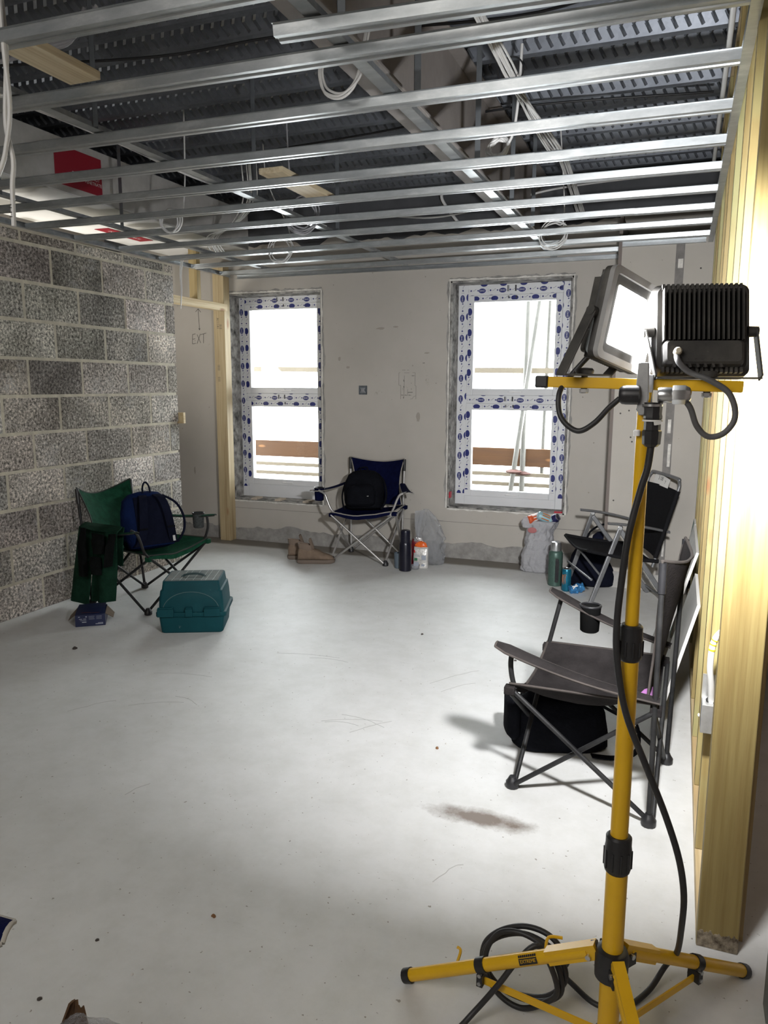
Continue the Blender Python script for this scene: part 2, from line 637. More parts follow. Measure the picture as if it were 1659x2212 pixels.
# bare strip at the foot of the far wall
b = MB()
for (xa, xb) in ((-5.2, -3.93), (-3.78, -0.44)):
    t = ragged_strip((xa, 0, 0), (xb, 0, 0), (0, 0, 1), 0.125, 0.035, xa, D - 0.006, D + 0.001, 80)
    b.add(t.v, t.f)
struct(b.build('baseboard_back', concrete))
b = MB()
t = ragged_strip((-3.76, 0, 0.295), (-0.46, 0, 0.302), (0, 0, 1), 0.0012, 0.005, 4.2, D - 0.0015, D + 0.001, 200)
b.add(t.v, t.f)
t = ragged_strip((-0.46, 0, ZT), (-3.8, 0, ZT), (0, 0, -1), 0.03, 0.06, 8.8, D - 0.003, D + 0.001, 120)
struct(b.build('trim_5', mat('dark_board_joint', (0.12, 0.11, 0.1), 0.9)))
bj = MB(); bj.add(t.v, t.f)
struct(bj.build('trim_6', grey_board))

# ---- boxed-out return beside the stud wall, in front of the far wall
YP = 5.45
b = MB()
b.span((-0.43, YP, 0.10), (0.22, D, 2.36))
struct(b.build('wall_right_boxing', pm))
b = MB()
b.span((-0.095, YP - 0.0015, 0.10), (-0.042, YP + 0.002, 2.31))
struct(b.build('trim_7', mat('jointing_tape', (0.20, 0.19, 0.18), 0.8, 0, (14, 0.25))))
b = MB()
rg = random.Random(5)
z = 0.25
while z < 2.2:
    l = rg.uniform(0.03, 0.16)
    b.span((-0.072 + rg.uniform(-.012, .012), YP - 0.003, z), (-0.060 + rg.uniform(-.008, .012), YP, z + l))
    z += l + rg.uniform(0.05, 0.25)
struct(b.build('trim_8', white_edge))
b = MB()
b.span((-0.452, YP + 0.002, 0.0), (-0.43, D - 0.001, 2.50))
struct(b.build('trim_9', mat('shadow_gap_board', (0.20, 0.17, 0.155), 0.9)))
b = MB()
b.span((-0.415, YP - 0.005, 0), (0.11, YP + 0.02, 0.118))
struct(b.build('baseboard_right', mat('pale_concrete_kerb', (0.45, 0.44, 0.42), 0.95, 0, (10, 0.25), (40, 0.4)), bevel=0.006))

# ---- walls behind and beside the camera, the alcove and the room past the studs
pink = mat('raw_plaster_wall', (0.44, 0.38, 0.35), 0.9, 0, (2, 0.12))
b = MB(); b.span((-5.2, -1.72, 0), (1.6, -1.6, 3.0)); struct(b.build('wall_front', pink))
b = MB(); b.span((1.0, -1.6, 0), (1.1, D, 3.0)); struct(b.build('wall_right', pink))
b = MB(); b.span((-5.2, -1.6, 0), (-5.1, 6.2, 3.0)); struct(b.build('wall_alcove', pm))

# ---- profiled steel deck overhead
galv_dark = bpy.data.materials.new('galvanised_deck')
galv_dark.use_nodes = True
nt = galv_dark.node_tree
bs = nt.nodes['Principled BSDF']
bs.inputs['Metallic'].default_value = 0.85
bs.inputs['Roughness'].default_value = 0.48
v = coords(nt)
vo = tex(nt, v, 55, kind='ShaderNodeTexVoronoi')
n2 = tex(nt, v, 3, 4)
c1 = ramp(nt, n2.outputs['Fac'], [(0.3, (0.15, 0.162, 0.185)), (0.7, (0.24, 0.258, 0.29))])
sp = ramp(nt, vo.outputs['Color'], [(0.2, (0.93, 0.93, 0.94)), (0.8, (1.05, 1.05, 1.05))])
c1 = mix(nt, 1.0, c1, sp, 'MULTIPLY')
nt.links.new(c1, bs.inputs['Base Color'])

ZD = 2.90
PIT = 0.204
b = MB()
y = -1.55
X0, X1 = -5.1, 0.99
hgt = 0.09
while y < D + 0.02:
    # one pitch: soffit rib, rising web, top pan, falling web (y grows away from the camera)
    pr = [(0, 0), (0.010, 0.008), (0.022, 0), (0.034, 0.008), (0.044, 0), (0.062, hgt), (0.150, hgt), (0.204, 0)]
    pr = [(y + a, ZD + z) for a, z in pr]
    for (ya, za), (yb, zb) in zip(pr, pr[1:]):
        b.add([(X0, ya, za), (X1, ya, za), (X1, yb, zb), (X0, yb, zb)], [(0, 1, 2, 3)])
    # chevrons pressed into the web that faces the camera
    wn_ = V((0, hgt, -0.018)).normalized()
    pa, pb = V((0, y + 0.150, ZD + hgt)), V((0, y + 0.204, ZD))
    wn_ = V((0, -hgt, -0.054)).normalized()
    x = -4.4 + (hash(round(y, 2)) % 5) * 0.004
    while x < 0.2:
        for s in (1, -1):
            m0 = pa.lerp(pb, 0.5) + V((x, 0, 0))
            e0 = pa.lerp(pb, 0.5 + s * 0.38) + V((x + 0.020, 0, 0))
            dd = (e0 - m0).normalized(); sd_ = dd.cross(wn_).normalized() * 0.0085
            q = [m0 - sd_ + wn_ * -.001, m0 + sd_ + wn_ * -.001, m0 + wn_ * 0.011, e0 - sd_ + wn_ * -.001, e0 + sd_ + wn_ * -.001, e0 + wn_ * 0.011]
            b.add(q, [(0, 2, 5, 3), (2, 1, 4, 5), (0, 1, 2), (3, 5, 4)], 1)
        x += 0.0525
    y += PIT
ridge = mat('pressed_ridge', (0.42, 0.44, 0.47), 0.28, 0.9)  # ridges coloured brighter than the deck steel to stand in for glints
ceil = b.build('ceiling', [galv_dark, ridge])
struct(ceil)
b = MB(); b.span((-5.2, -1.72, ZD + 0.08), (1.6, 6.25, ZD + 0.2))
struct(b.build('ceiling_slab', mat('slab_concrete', (0.2, 0.2, 0.2), 0.9)))

# ---- steel beam under the deck
beam_m = mat('primed_steel', (0.30, 0.275, 0.26), 0.7, 0.0, (4, 0.18))
b = MB()
BX = -1.068
b.span((BX - 0.066, -1.5, 2.45), (BX + 0.07, D, 2.462))
b.span((BX - 0.006, -1.5, 2.462), (BX + 0.006, D, 2.872))
b.span((BX - 0.066, -1.5, 2.872), (BX + 0.07, D, 2.884))
bo = b.build('steel_beam', beam_m, bevel=0.003)
tag(bo, 'grey painted steel I-beam running front to back under the steel deck', 'beam')

# ---- boarded beam casing above the block wall
case_m = mat('fire_board', (0.50, 0.49, 0.47), 0.85, 0, (5, 0.2))
case_w = bpy.data.materials.new('skimmed_board')
case_w.use_nodes = True
nt = case_w.node_tree
v = coords(nt, (1, 1.6, 1))
n1 = tex(nt, v, 2.4, 1)
c1 = ramp(nt, n1.outputs['Fac'], [(0.44, (0.36, 0.35, 0.31)), (0.5, (0.74, 0.74, 0.72)), (0.58, (0.86, 0.86, 0.85))])
nt.links.new(c1, nt.nodes['Principled BSDF'].inputs['Base Color'])
red = mat('sign_red', (0.30, 0.008, 0.022), 0.5)
whi = mat('sign_white', (0.85, 0.85, 0.83), 0.5)
t = thing('beam_casing', 'grey boarded casing above the block wall with pale soffit and red notices', 'beam casing', (-3.41, 2.0, 2.5))
b = MB(); b.span((-4.2, -1.0, 2.505), (-3.41, 5.7, 2.80))
b.build('casing', case_m, t, world=True, bevel=0.004)
b = MB(); b.span((-4.2, -1.0, 2.497), (-3.412, 5.7, 2.505))
b.build('soffit', case_w, t, world=True)
def sign(y0, y1, z0, z1, sq):
    mb = MB()
    mb.span((-3.4085, y0, z0), (-3.405, y1, z1), 0)
    M = frame(((-3.4048), (y0 + y1) / 2, (z0 + z1) / 2), (0, 1, 0), (0, 0, 1))
    put_text(mb, 'DO NOT\nPENETRATE', sq, M @ Matrix.Translation((0.115, -0.035, 0)), 1)
    M2 = M @ Matrix.Translation((-0.02, -0.02, 0))
    put_text(mb, 'o-oo', sq * 1.5, M2, 1)
    o = mb.build('warning_sign', [red, whi], t, world=True)
    o['label'] = 'red notice with white lettering DO NOT PENETRATE'
sign(3.60, 3.98, 2.54, 2.755, 0.027)
mb = MB()
for (y0, y1, x0, x1) in ((4.56, 5.06, -3.99, -3.87),):
    mb.span((x0, y0, 2.4935), (x1, y1, 2.4965), 0)
    M = frame(((x0 + x1) / 2, (y0 + y1) / 2, 2.4933), (0, 1, 0), (1, 0, 0))
    put_text(mb, 'DO NOT PENETRATE', 0.036, M, 1)
mb.build('warning_sign', [red, whi], t, world=True)['label'] = 'second red notice on the pale soffit'

# ---- galvanised ceiling channels
galv = bpy.data.materials.new('galvanised_channel')
galv.use_nodes = True
nt = galv.node_tree
bs = nt.nodes['Principled BSDF']
bs.inputs['Metallic'].default_value = 0.8
bs.inputs['Roughness'].default_value = 0.36
v = coords(nt, (1, 3, 3))
n2 = tex(nt, v, 6, 6, rough=0.7)
c1 = ramp(nt, n2.outputs['Fac'], [(0.3, (0.36, 0.385, 0.40)), (0.55, (0.48, 0.505, 0.52)), (0.70, (0.62, 0.64, 0.65))])
nt.links.new(c1, bs.inputs['Base Color'])

def channel_section(mb, p, q, w=0.05, h=0.026, lip=0.014):
    # hat-shaped ceiling section: flat soffit below, two webs, out-turned lips on top
    p, q = V(p), V(q)
    d = (q - p).normalized()
    s = V((0, 0, 1)).cross(d).normalized()
    th = 0.0012
    sec = [(-w / 2 - lip, h), (-w / 2 - 0.004, h), (-w / 2, 0.0), (-0.010, 0.0), (-0.007, 0.004), (0.007, 0.004), (0.010, 0.0), (w / 2, 0.0), (w / 2 + 0.004, h), (w / 2 + lip, h)]
    out = [(a, z) for a, z in sec] + [(a * (1 - 0.03), z + th) for a, z in reversed(sec)]
    rings = []
    for e in (p, q):
        rings.append([e + s * a + V((0, 0, z)) for a, z in out])
    n = len(out)
    vs = rings[0] + rings[1]
    fs = [(i, (i + 1) % n, n + (i + 1) % n, n + i) for i in range(n)]
    k = len(sec)
    for i in range(k - 1):
        fs.append((i, n - 1 - i, n - 2 - i, i + 1))
        fs.append((n + i, n + i + 1, n + n - 2 - i, n + n - 1 - i))
    mb.add(vs, fs)

rows = [(1.755, 1.685), (2.16, 2.065), (2.537, 2.47), (2.942, 2.856), (3.325, 3.25), (3.70, 3.65), (4.095, 4.045), (4.475, 4.46), (4.85, 4.90), (5.23, 5.30), (5.61, 5.70)]
ords = ['overhead nearest the camera', 'second from the camera', 'third from the camera', 'fourth from the camera', 'fifth from the camera', 'sixth from the camera', 'sixth from the far wall', 'fifth from the far wall', 'fourth from the far wall', 'third from the far wall', 'second from the far wall']
for i, (yr, yl) in enumerate(rows):
    b = MB()
    xr = 0.098 if i < 10 else -0.46
    yre = yr if i < 10 else yr + (yl - yr) * (0.1 - xr) / 3.77
    channel_section(b, (XL + 0.02, yl, H), (xr, yre, H))
    if i in (3, 4, 7, 8):       # lapped joint piece and its two screws
        xj = (-0.35, -0.62, -0.3, -0.45)[(3, 4, 7, 8).index(i)]
        yj = yr + (yl - yr) * (0.1 - xj) / 3.77
        sl = (yr - yl) / 3.77
        channel_section(b, (xj, yj - 0.001, H - 0.0015), (0.098, yr - 0.001, H - 0.0015))
    o = b.build('ceiling_channel', galv)
    tag(o, 'galvanised cross channel of the open ceiling grid, ' + ords[i], 'ceiling channel', 'cross channels of the ceiling grid')
b = MB(); channel_section(b, (-1.06, 1.945, H - 0.003), (0.098, 2.02, H - 0.003))
tag(b.build('ceiling_channel', galv), 'short cut-off galvanised channel ending in mid air near the camera', 'ceiling channel', 'cross channels of the ceiling grid')

def upward_u(mb, p, q, w=0.044, h=0.018):
    p, q = V(p), V(q)
    d = (q - p).normalized()
    s = V((0, 0, 1)).cross(d).normalized()
    for a, b_, c in (((0, 0.0006), w, 0.0012), ((-w / 2, h / 2), 0.0012, h), ((w / 2, h / 2), 0.0012, h), ((-w / 2 + 0.004, h), 0.008, 0.0012), ((w / 2 - 0.004, h), 0.008, 0.0012)):
        o_ = s * a[0] + V((0, 0, a[1]))
        mb.bar(p + o_, q + o_, b_, c)
for x, lab in ((-3.27, 'above the block wall'), (-2.11, 'in the middle of the ceiling'), (-0.945, 'under the steel beam')):
    b = MB(); upward_u(b, (x, -0.6, H + 0.030), (x, D - 0.03, H + 0.030))
    tag(b.build('primary_channel', galv), 'long galvanised primary channel running front to back ' + lab, 'ceiling channel', 'primary channels of the ceiling grid')

strap = mat('hanger_steel', (0.22, 0.24, 0.26), 0.45, 0.7, (8, 0.2))
hk = 0
for x, ys in ((-3.27, (3.05, 3.95)), (-2.11, (1.95, 2.42, 3.55, 4.55)), (-0.93, (2.0, 2.62, 3.43, 4.15, 4.75))):
    side = {-3.27: 'above the block wall', -2.11: 'mid ceiling', -0.93: 'beside the steel beam'}[x]
    for j, y in enumerate(ys):
        b = MB()
        b.span((x + 0.024, y - 0.013, H + 0.030), (x + 0.0255, y + 0.013, ZD + 0.01))
        b.span((x + 0.024, y - 0.013, H + 0.030), (x + 0.048, y - 0.0115, ZD + 0.01))
        which = ['nearest the camera', 'second from the camera', 'third from the camera', 'fourth from the camera', 'fifth from the camera'][j]
        tag(b.build('hanger_strap', strap), 'grey steel angle hanger %s, %s of its row' % (side, which), 'ceiling hanger', 'angle hangers of the ceiling grid')

def ltrack(name, p, q, inward, label):
    p, q, n = V(p), V(q), V(inward)
    b = MB()
    b.bar(p + n * 0.014 + V((0, 0, -0.0006)), q + n * 0.014 + V((0, 0, -0.0006)), 0.028, 0.0012)
    b.bar(p + V((0, 0, 0.014)), q + V((0, 0, 0.014)), 0.0012, 0.03)
    b.bar(p + n * 0.014 + V((0, 0, 0.029)), q + n * 0.014 + V((0, 0, 0.029)), 0.028, 0.0012)
    tag(b.build(name, galv), label, 'ceiling track', 'perimeter tracks of the ceiling grid')
ltrack('perimeter_track', (XR + 0.001, -0.6, H - 0.003), (XR + 0.001, YP - 0.01, H - 0.003), (-1, 0, 0), 'galvanised perimeter track fixed along the top of the stud wall')
ltrack('perimeter_track', (XL + 0.001, -0.6, H + 0.002), (XL + 0.001, 5.86, H + 0.002), (1, 0, 0), 'galvanised perimeter track along the top of the block wall')
ltrack('perimeter_track', (XL + 0.03, D - 0.001, H - 0.003), (-0.455, D - 0.001, H - 0.003), (0, -1, 0), 'galvanised perimeter track fixed to the far wall above the windows')
ltrack('perimeter_track', (-0.43, YP - 0.001, H - 0.003), (XR - 0.04, YP - 0.001, H - 0.003), (0, -1, 0), 'short galvanised perimeter track on the boxed-out wall')

# ================================================================ windows
upvc = mat('white_upvc', (0.72, 0.73, 0.75), 0.35, 0, (3, 0.05))
navy_print = mat('film_print_blue', (0.012, 0.02, 0.16), 0.45)
grey_print = mat('film_print_grey', (0.28, 0.28, 0.33), 0.5)
black_print = mat('film_print_black', (0.03, 0.03, 0.04), 0.5)
chrome_white = mat('white_handle', (0.85, 0.85, 0.86), 0.25)
glass = bpy.data.materials.new('window_glass')
glass.use_nodes = True
nt = glass.node_tree
nt.nodes.remove(nt.nodes['Principled BSDF'])
tr = nt.nodes.new('ShaderNodeBsdfTransparent')
tr.inputs[0].default_value = (0.97, 0.985, 0.98, 1)
gl = nt.nodes.new('ShaderNodeBsdfGlossy')
gl.inputs['Roughness'].default_value = 0.02
fr = nt.nodes.new('ShaderNodeFresnel'); fr.inputs[0].default_value = 1.45
ms = nt.nodes.new('ShaderNodeMixShader')
nt.links.new(fr.outputs[0], ms.inputs[0]); nt.links.new(tr.outputs[0], ms.inputs[1]); nt.links.new(gl.outputs[0], ms.inputs[2])
nt.links.new(ms.outputs[0], nt.nodes['Material Output'].inputs[0])

def clip_poly(poly, x0, x1, z0, z1):
    for ax, lim, sgn in ((0, x0, 1), (0, x1, -1), (1, z0, 1), (1, z1, -1)):
        out = []
        for i in range(len(poly)):
            a, c = poly[i], poly[(i + 1) % len(poly)]
            ia, ic = sgn * (a[ax] - lim) >= 0, sgn * (c[ax] - lim) >= 0
            if ia:
                out.append(a)
            if ia != ic:
                t = (lim - a[ax]) / (c[ax] - a[ax])
                out.append((a[0] + t * (c[0] - a[0]), a[1] + t * (c[1] - a[1])))
        poly = out
        if len(poly) < 3:
            return []
    return poly

def film(mb, x0, x1, z0, z1, y, vertical, rg, dens=0.158):
    # printed protective tape: ovals with lettering, diamonds, small print, a label now and then
    L, Wd = (z1 - z0, x1 - x0) if vertical else (x1 - x0, z1 - z0)
    def to(a, c):
        return (x0 + c, z0 + a) if vertical else (x0 + a, z0 + c)
    def flat(poly, mi, dy):
        pts = [to(a, c) for a, c in poly]
        pts = clip_poly(pts, x0 + .001, x1 - .001, z0 + .001, z1 - .001)
        if len(pts) >= 3:
            mb.add([(px, y - dy, pz) for px, pz in pts], [tuple(range(len(pts)))], mi)
    s = rg.uniform(-0.05, 0.05)
    lane = 0
    while s < L + 0.05:
        for k, c in enumerate((Wd * 0.42, Wd * 0.42 + 0.050, Wd * 0.42 - 0.050)):
            a = s + (0.0, 0.012, 0.07)[k] + rg.uniform(-.006, .006)
            flat([(a + 0.029 * math.cos(t * PI / 12), c + 0.0185 * math.sin(t * PI / 12)) for t in range(24)], 0, 0.0006)
            if 0.03 < a < L - 0.03 and 0.017 < c < Wd - 0.017:
                px, pz = to(a, c)
                M = frame((px, y - 0.001, pz), (0, 0, 1) if vertical else (1, 0, 0), (-1, 0, 0) if vertical else (0, 0, 1))
                put_text(mb, 'DHO', 0.019, M, 3, 0.0)
        c = Wd * 0.45
        for dx, ws in ((0.062, 0.008), (0.118, 0.007)):
            a = s + dx
            flat([(a - ws, c), (a, c - ws), (a + ws, c), (a, c + ws)], 0, 0.0006)
            flat([(a + .014, c - .002), (a + .03, c - .002), (a + .03, c + .001), (a + .014, c + .001)], 1, 0.0006)
        flat([(s + .042, c - .012), (s + .044, c - .012), (s + .044, c + .012), (s + .042, c + .012)], 1, 0.0006)
        flat([(s + .09, c + .002), (s + .104, c + .010), (s + .104, c + .014), (s + .09, c + .006)], 1, 0.0006)
        s += dens
        lane += 1
    if not vertical:
        a = L * 0.42
        for da, w_ in ((0, .008), (0.012, .003), (.06, .012)):
            flat([(a + da, Wd * .3), (a + da + w_, Wd * .3), (a + da + w_, Wd * .85), (a + da, Wd * .85)], 2, 0.0008)

def window(name, W, gx0, gx1, seed):
    rg = random.Random(seed)
    x0, x1, z0, z1 = W[0] + 0.010, W[1] - 0.010, W[2] + 0.008, W[3] - 0.010
    y = 6.12
    root = bpy.data.objects.new(name, None)
    COL.objects.link(root)
    root.location = (0, 0, 0)
    WORLD[root.name] = V((0, 0, 0))
    struct(root)
    gz = ((1.378, 2.058), (0.548, 1.207))
    so = 0.052
    b = MB()
    fl, fr_ = gx0 - so, gx1 + so
    b.span((x0, y, z0), (fl, y + .07, z1)); b.span((fr_, y, z0), (x1, y + .07, z1))
    b.span((fl, y, gz[0][1] + so), (fr_, y + .07, z1))
    b.span((fl, y, gz[1][1] + so), (fr_, y + .07, gz[0][0] - so))
    b.span((fl, y, z0), (fr_, y + .07, gz[1][0] - so))
    b.build('window_frame', upvc, root, bevel=0.003)
    b = MB()
    film(b, x0, fl, z0 + 0.09, z1, y - 0.0004, True, rg)
    film(b, fr_, x1, z0 + 0.09, z1, y - 0.0004, True, rg)
    film(b, fl, fr_, gz[0][1] + so, z1, y - 0.0004, False, rg)
    film(b, fl, fr_, gz[1][1] + so, gz[0][0] - so, y - 0.0004, False, rg)
    b.build('printed_film', [navy_print, grey_print, black_print, upvc], root)
    for k, (a, c) in enumerate(gz):
        b = MB()
        yf = y - 0.008
        b.span((fl, yf, a - so), (gx0, y + .05, c + so)); b.span((gx1, yf, a - so), (fr_, y + .05, c + so))
        b.span((gx0, yf, c), (gx1, y + .05, c + so)); b.span((gx0, yf, a - so), (gx1, y + .05, a))
        s = b.build('sash', upvc, root, bevel=0.004)
        b = MB()
        film(b, fl + .003, gx0 - .012, a, c, yf - 0.0004, True, rg)
        film(b, gx1 + .012, fr_ - .003, a, c, yf - 0.0004, True, rg)
        film(b, gx0, gx1, c + .012, c + so - .003, yf - 0.0004, False, rg)
        b.build('printed_film', [navy_print, grey_print, black_print, upvc], s)
        b = MB(); b.span((gx0 - .004, y + .02, a - .004), (gx1 + .004, y + .024, c + .004))
        b.build('pane', glass, s)
        b = MB()
        xm = (gx0 + gx1) / 2 + 0.03
        b.span((xm - .055, yf - .022, a - .030), (xm + .055, yf - .014, a - .020)); b.span((xm - .05, yf - .016, a - .032), (xm - .015, yf + .001, a - .016))
        b.build('window_handle', chrome_white, s, bevel=0.002)
    return root
window('window_1', W1, -3.667, -2.997, 11)
window('window_2', W2, -1.597, -0.950, 12)
# packers and a red spacer on the sills
pack = mat('sawn_packer', (0.55, 0.47, 0.38), 0.8, 0, (30, 0.2))
for x, lab in ((-3.55, 'left'), (-3.31, 'middle'), (-3.03, 'right')):
    b = MB(); b.span((x - 0.028, D - 0.012, 0.378), (x + 0.028, D + 0.10, 0.394))
    tag(b.build('timber_packer', pack), 'small sawn packer on the sill of the left window, the %s one' % lab, 'packer', 'packers on the left window sill')
redp = mat('red_plastic', (0.42, 0.012, 0.03), 0.4)
for x, z, lab in ((-1.727, 0.52, 'red plastic shim at the left edge of the right window'), (-0.845, 0.428, 'red plastic shim under the right corner of the right window')):
    b = MB(); b.span((x - 0.012 if z > .5 else x - .03, D + .006, z - (0.025 if z > .5 else .009)), (x + (0.010 if z > .5 else .03), D + .05, z + (0.025 if z > .5 else .009)))
    tag(b.build('window_shim', redp), lab, 'shim')

# ================================================================ scaffold outside
sc_tube = mat('scaffold_tube', (0.16, 0.155, 0.14), 0.45, 0.3, (6, 0.2))
board_m = wood('scaffold_board', (0.105, 0.045, 0.013), (0.075, 0.030, 0.009), axis=0, seed=4.0)
pale_rail = mat('pale_guard_rail', (0.21, 0.175, 0.125), 0.6, 0, (3, 0.15))
rust = mat('red_oxide_coupler', (0.075, 0.028, 0.022), 0.7, 0, (30, 0.3))
deckb = mat('scaffold_deck_board', (0.10, 0.078, 0.055), 0.8, 0, (3, 0.25), stretch=(1, 8, 1))
b = MB(); b.span((-5.4, 7.18, 0.645), (0.6, 7.22, 0.815))
tag(b.build('toe_board', board_m, bevel=0.003), 'orange brown timber toe board along the scaffold outside both windows', 'scaffold board')
b = MB(); b.bar((-5.4, 7.2, 1.575), (0.6, 7.2, 1.525), 0.04, 0.05)
tag(b.build('guard_rail', pale_rail), 'pale horizontal guard rail on the scaffold outside both windows', 'guard rail')
for k in range(5):
    b = MB(); b.span((-5.4, 6.50 + 0.235 * k, 0.30), (0.6, 6.72 + 0.235 * k, 0.338))
    tag(b.build('scaffold_plank', deckb, bevel=0.003), 'weathered scaffold walkway plank, %s from the windows' % ['first', 'second', 'third', 'fourth', 'fifth'][k], 'scaffold board', 'walkway planks of the scaffold')
b = MB(); b.tube([(-1.37, 7.155, -0.2), (-1.355, 7.155, 3.2)], 0.027, 14)
tag(b.build('scaffold_standard', sc_tube, smooth=40), 'thick vertical scaffold standard outside the right window, left of the pair', 'scaffold tube')
b = MB(); b.tube([(-1.455, 7.06, 0.42), (-1.10, 7.06, 3.3)], 0.024, 14)
tag(b.build('scaffold_brace', sc_tube, smooth=40), 'leaning scaffold brace crossing the standards outside the right window', 'scaffold tube')
b = MB(); b.tube([(-1.20, 7.25, 0.58), (-1.165, 7.25, 3.2)], 0.020, 14)
b.lathe([(0.05, 0), (0.055, 0.02), (0.03, 0.05), (0.022, 0.06)], (-1.2, 7.25, 0.70), 16)
tag(b.build('scaffold_standard', sc_tube, smooth=40), 'thin scaffold tube with a foot cap outside the right window, rightmost tube', 'scaffold tube')
b = MB(); b.tube([(-3.53, 7.3, -0.2), (-3.53, 7.3, 1.53)], 0.02, 12)
tag(b.build('scaffold_standard', sc_tube, smooth=40), 'scaffold tube at the right edge of the left window', 'scaffold tube')
for x, z in ((-1.43, 0.61), (-1.365, 0.585)):
    b = MB()
    b.lathe([(0.03, -.02), (0.075, -.006), (0.08, 0.0), (0.075, 0.006), (0.03, 0.02)], (x, 7.06 if x < -1.4 else 7.155, z), 10)
    tag(b.build('scaffold_coupler', rust), 'red oxide rosette coupler outside the right window, on the %s tube' % ('leaning' if x < -1.4 else 'thick upright'), 'scaffold coupler')
for z_, lb in ((0.565, 'upper'), (0.470, 'lower')):
    b = MB(); b.span((-5.4, 7.18, z_ - .018), (0.6, 7.23, z_ + .018))
    tag(b.build('scaffold_batten', pale_rail), 'pale scaffold batten below the toe board outside both windows, the %s one' % lb, 'scaffold board', 'battens below the toe board')
b = MB(); b.span((-8.0, 6.3, -0.32), (4.0, 10.0, -0.2)); struct(b.build('ground_outside', mat('pale_ground', (.3, .3, .29), .9)))
for x_, lb in ((-1.30, 'right'), (-3.58, 'left')):
    b = MB(); b.tube([(x_, 6.45, 0.276), (x_, 7.7, 0.276)], 0.024, 12)
    tag(b.build('scaffold_transom', sc_tube, smooth=40), 'scaffold tube carrying the walkway planks outside the %s window' % lb, 'scaffold tube')
    b = MB(); b.tube([(x_, 6.6, -0.2), (x_, 6.6, 0.252)], 0.024, 12)
    tag(b.build('scaffold_leg', sc_tube, smooth=40), 'short scaffold leg under the walkway outside the %s window' % lb, 'scaffold tube')
b = MB(); b.tube([(-2.6, 7.0, 0.36), (0.4, 7.0, 0.36)], 0.022, 12)
tag(b.build('scaffold_ledger', sc_tube, smooth=40), 'horizontal scaffold ledger low behind the right window', 'scaffold tube')

# ================================================================ handwriting on the far wall (children of the wall)
pencil = mat('pencil_line', (0.07, 0.065, 0.06), 0.8)
pencil2 = mat('faint_pencil_line', (0.16, 0.15, 0.135), 0.8)
wall = bpy.data.objects['wall_back']
def strokes(name, segs, w, y, m):
    mb = MB()
    for (xa, za), (xb, zb) in segs:
        mb.bar((xa, y, za), (xb, y, zb), w, 0.0008, (0, 1, 0))
    return mb.build(name, m, wall)
ex, ez = -4.155, 1.765
S = []
h_ = 0.082
S += [((ex, ez), (ex + .004, ez + h_)), ((ex, ez), (ex + .035, ez + .004)), ((ex + .002, ez + h_ * .5), (ex + .03, ez + h_ * .55)), ((ex + .004, ez + h_), (ex + .036, ez + h_ + .006))]
S += [((ex + .048, ez), (ex + .088, ez + h_ + .004)), ((ex + .052, ez + h_), (ex + .088, ez + .006))]
S += [((ex + .118, ez + .004), (ex + .122, ez + h_ + .006)), ((ex + .092, ez + h_ - .002), (ex + .150, ez + h_ + .01))]
S += [((-4.075, 1.885), (-4.082, 2.07)), ((-4.075, 1.885), (-4.083, 1.9)), ((-4.075, 1.885), (-4.068, 1.9)), ((-4.082, 2.07), (-4.11, 2.045)), ((-4.082, 2.07), (-4.055, 2.04))]
strokes('pencil_note', S, 0.004, D - 0.0006, pencil)['label'] = 'handwritten EXT with an arrow pointing up'
def sk(px, py):    # sketch coordinates in its own little frame (cm-like units)
    return (-2.262 + px * 0.0001365 * 1.65, 1.603 - py * 0.000136 * 1.65)
G = [((420, 440), (470, 440)), ((620, 445), (820, 445)), ((940, 440), (1040, 440)), ((420, 440), (420, 890)), ((420, 890), (495, 890)), ((495, 890), (495, 1390)), ((1040, 440), (1035, 905)), ((1035, 910), (1080, 915)), ((1080, 915), (1075, 1390)), ((630, 540), (612, 1360)), ((890, 550), (1035, 550)), ((500, 1245), (915, 1250)), ((755, 1030), (765, 1260)), ((940, 1370), (985, 1300)), ((985, 1300), (1070, 1265)), ((860, 1385), (940, 1375)), ((540, 350), (670, 350)), ((725, 352), (805, 352))]
strokes('pencil_sketch', [(sk(*a), sk(*c)) for a, c in G], 0.0022, D - 0.0006, pencil2)['label'] = 'small pencil floor plan sketch'
Mx = [((760, 1150), (950, 1142)), ((520, 1240), (570, 1248)), ((665, 1240), (720, 1252)), ((815, 1240), (865, 1250)), ((600, 690), (612, 760)), ((605, 920), (612, 980)), ((600, 1310), (602, 1365)), ((930, 552), (985, 548)), ((1320, 100), (1400, 98)), ((895, 810), (905, 825)), ((898, 1015), (905, 1040))]
strokes('pencil_sketch', [(sk(*a), sk(*c)) for a, c in Mx], 0.004, D - 0.0007, pencil)
b = MB()
rg = random.Random(21)
# scuffs and screw heads on the boards
sc_d = mat('board_scuff', (0.33, 0.30, 0.26), 0.9)
for (x, z, w, hh) in ((-2.33, 1.86, .05, .012), (-2.2, 1.87, .03, .008), (-2.70, 1.62, .016, .02), (-2.62, 1.55, .02, .012), (-1.93, 1.66, .03, .008), (-2.0, 1.15, .02, .05), (-2.85, 1.95, .006, .02), (-4.18, 0.62, .012, .045)):
    n = 12
    b.add([(x + w * math.cos(2 * PI * i / n) * rg.uniform(.6, 1), D - 0.0005, z + hh * math.sin(2 * PI * i / n) * rg.uniform(.6, 1)) for i in range(n)], [tuple(range(n))])
for (x, z) in ((-0.55, 1.9), (-0.60, 0.98), (-1.95, 2.25), (-2.4, 2.3), (-2.75, 2.22), (-4.0, 1.2), (-4.3, 1.0), (-2.05, 1.56), (-1.85, 1.42), (-0.62, 0.6)):
    n = 8
    b.add([(x + .006 * math.cos(2 * PI * i / n), D - 0.0006, z + .006 * math.sin(2 * PI * i / n)) for i in range(n)], [tuple(range(n))])
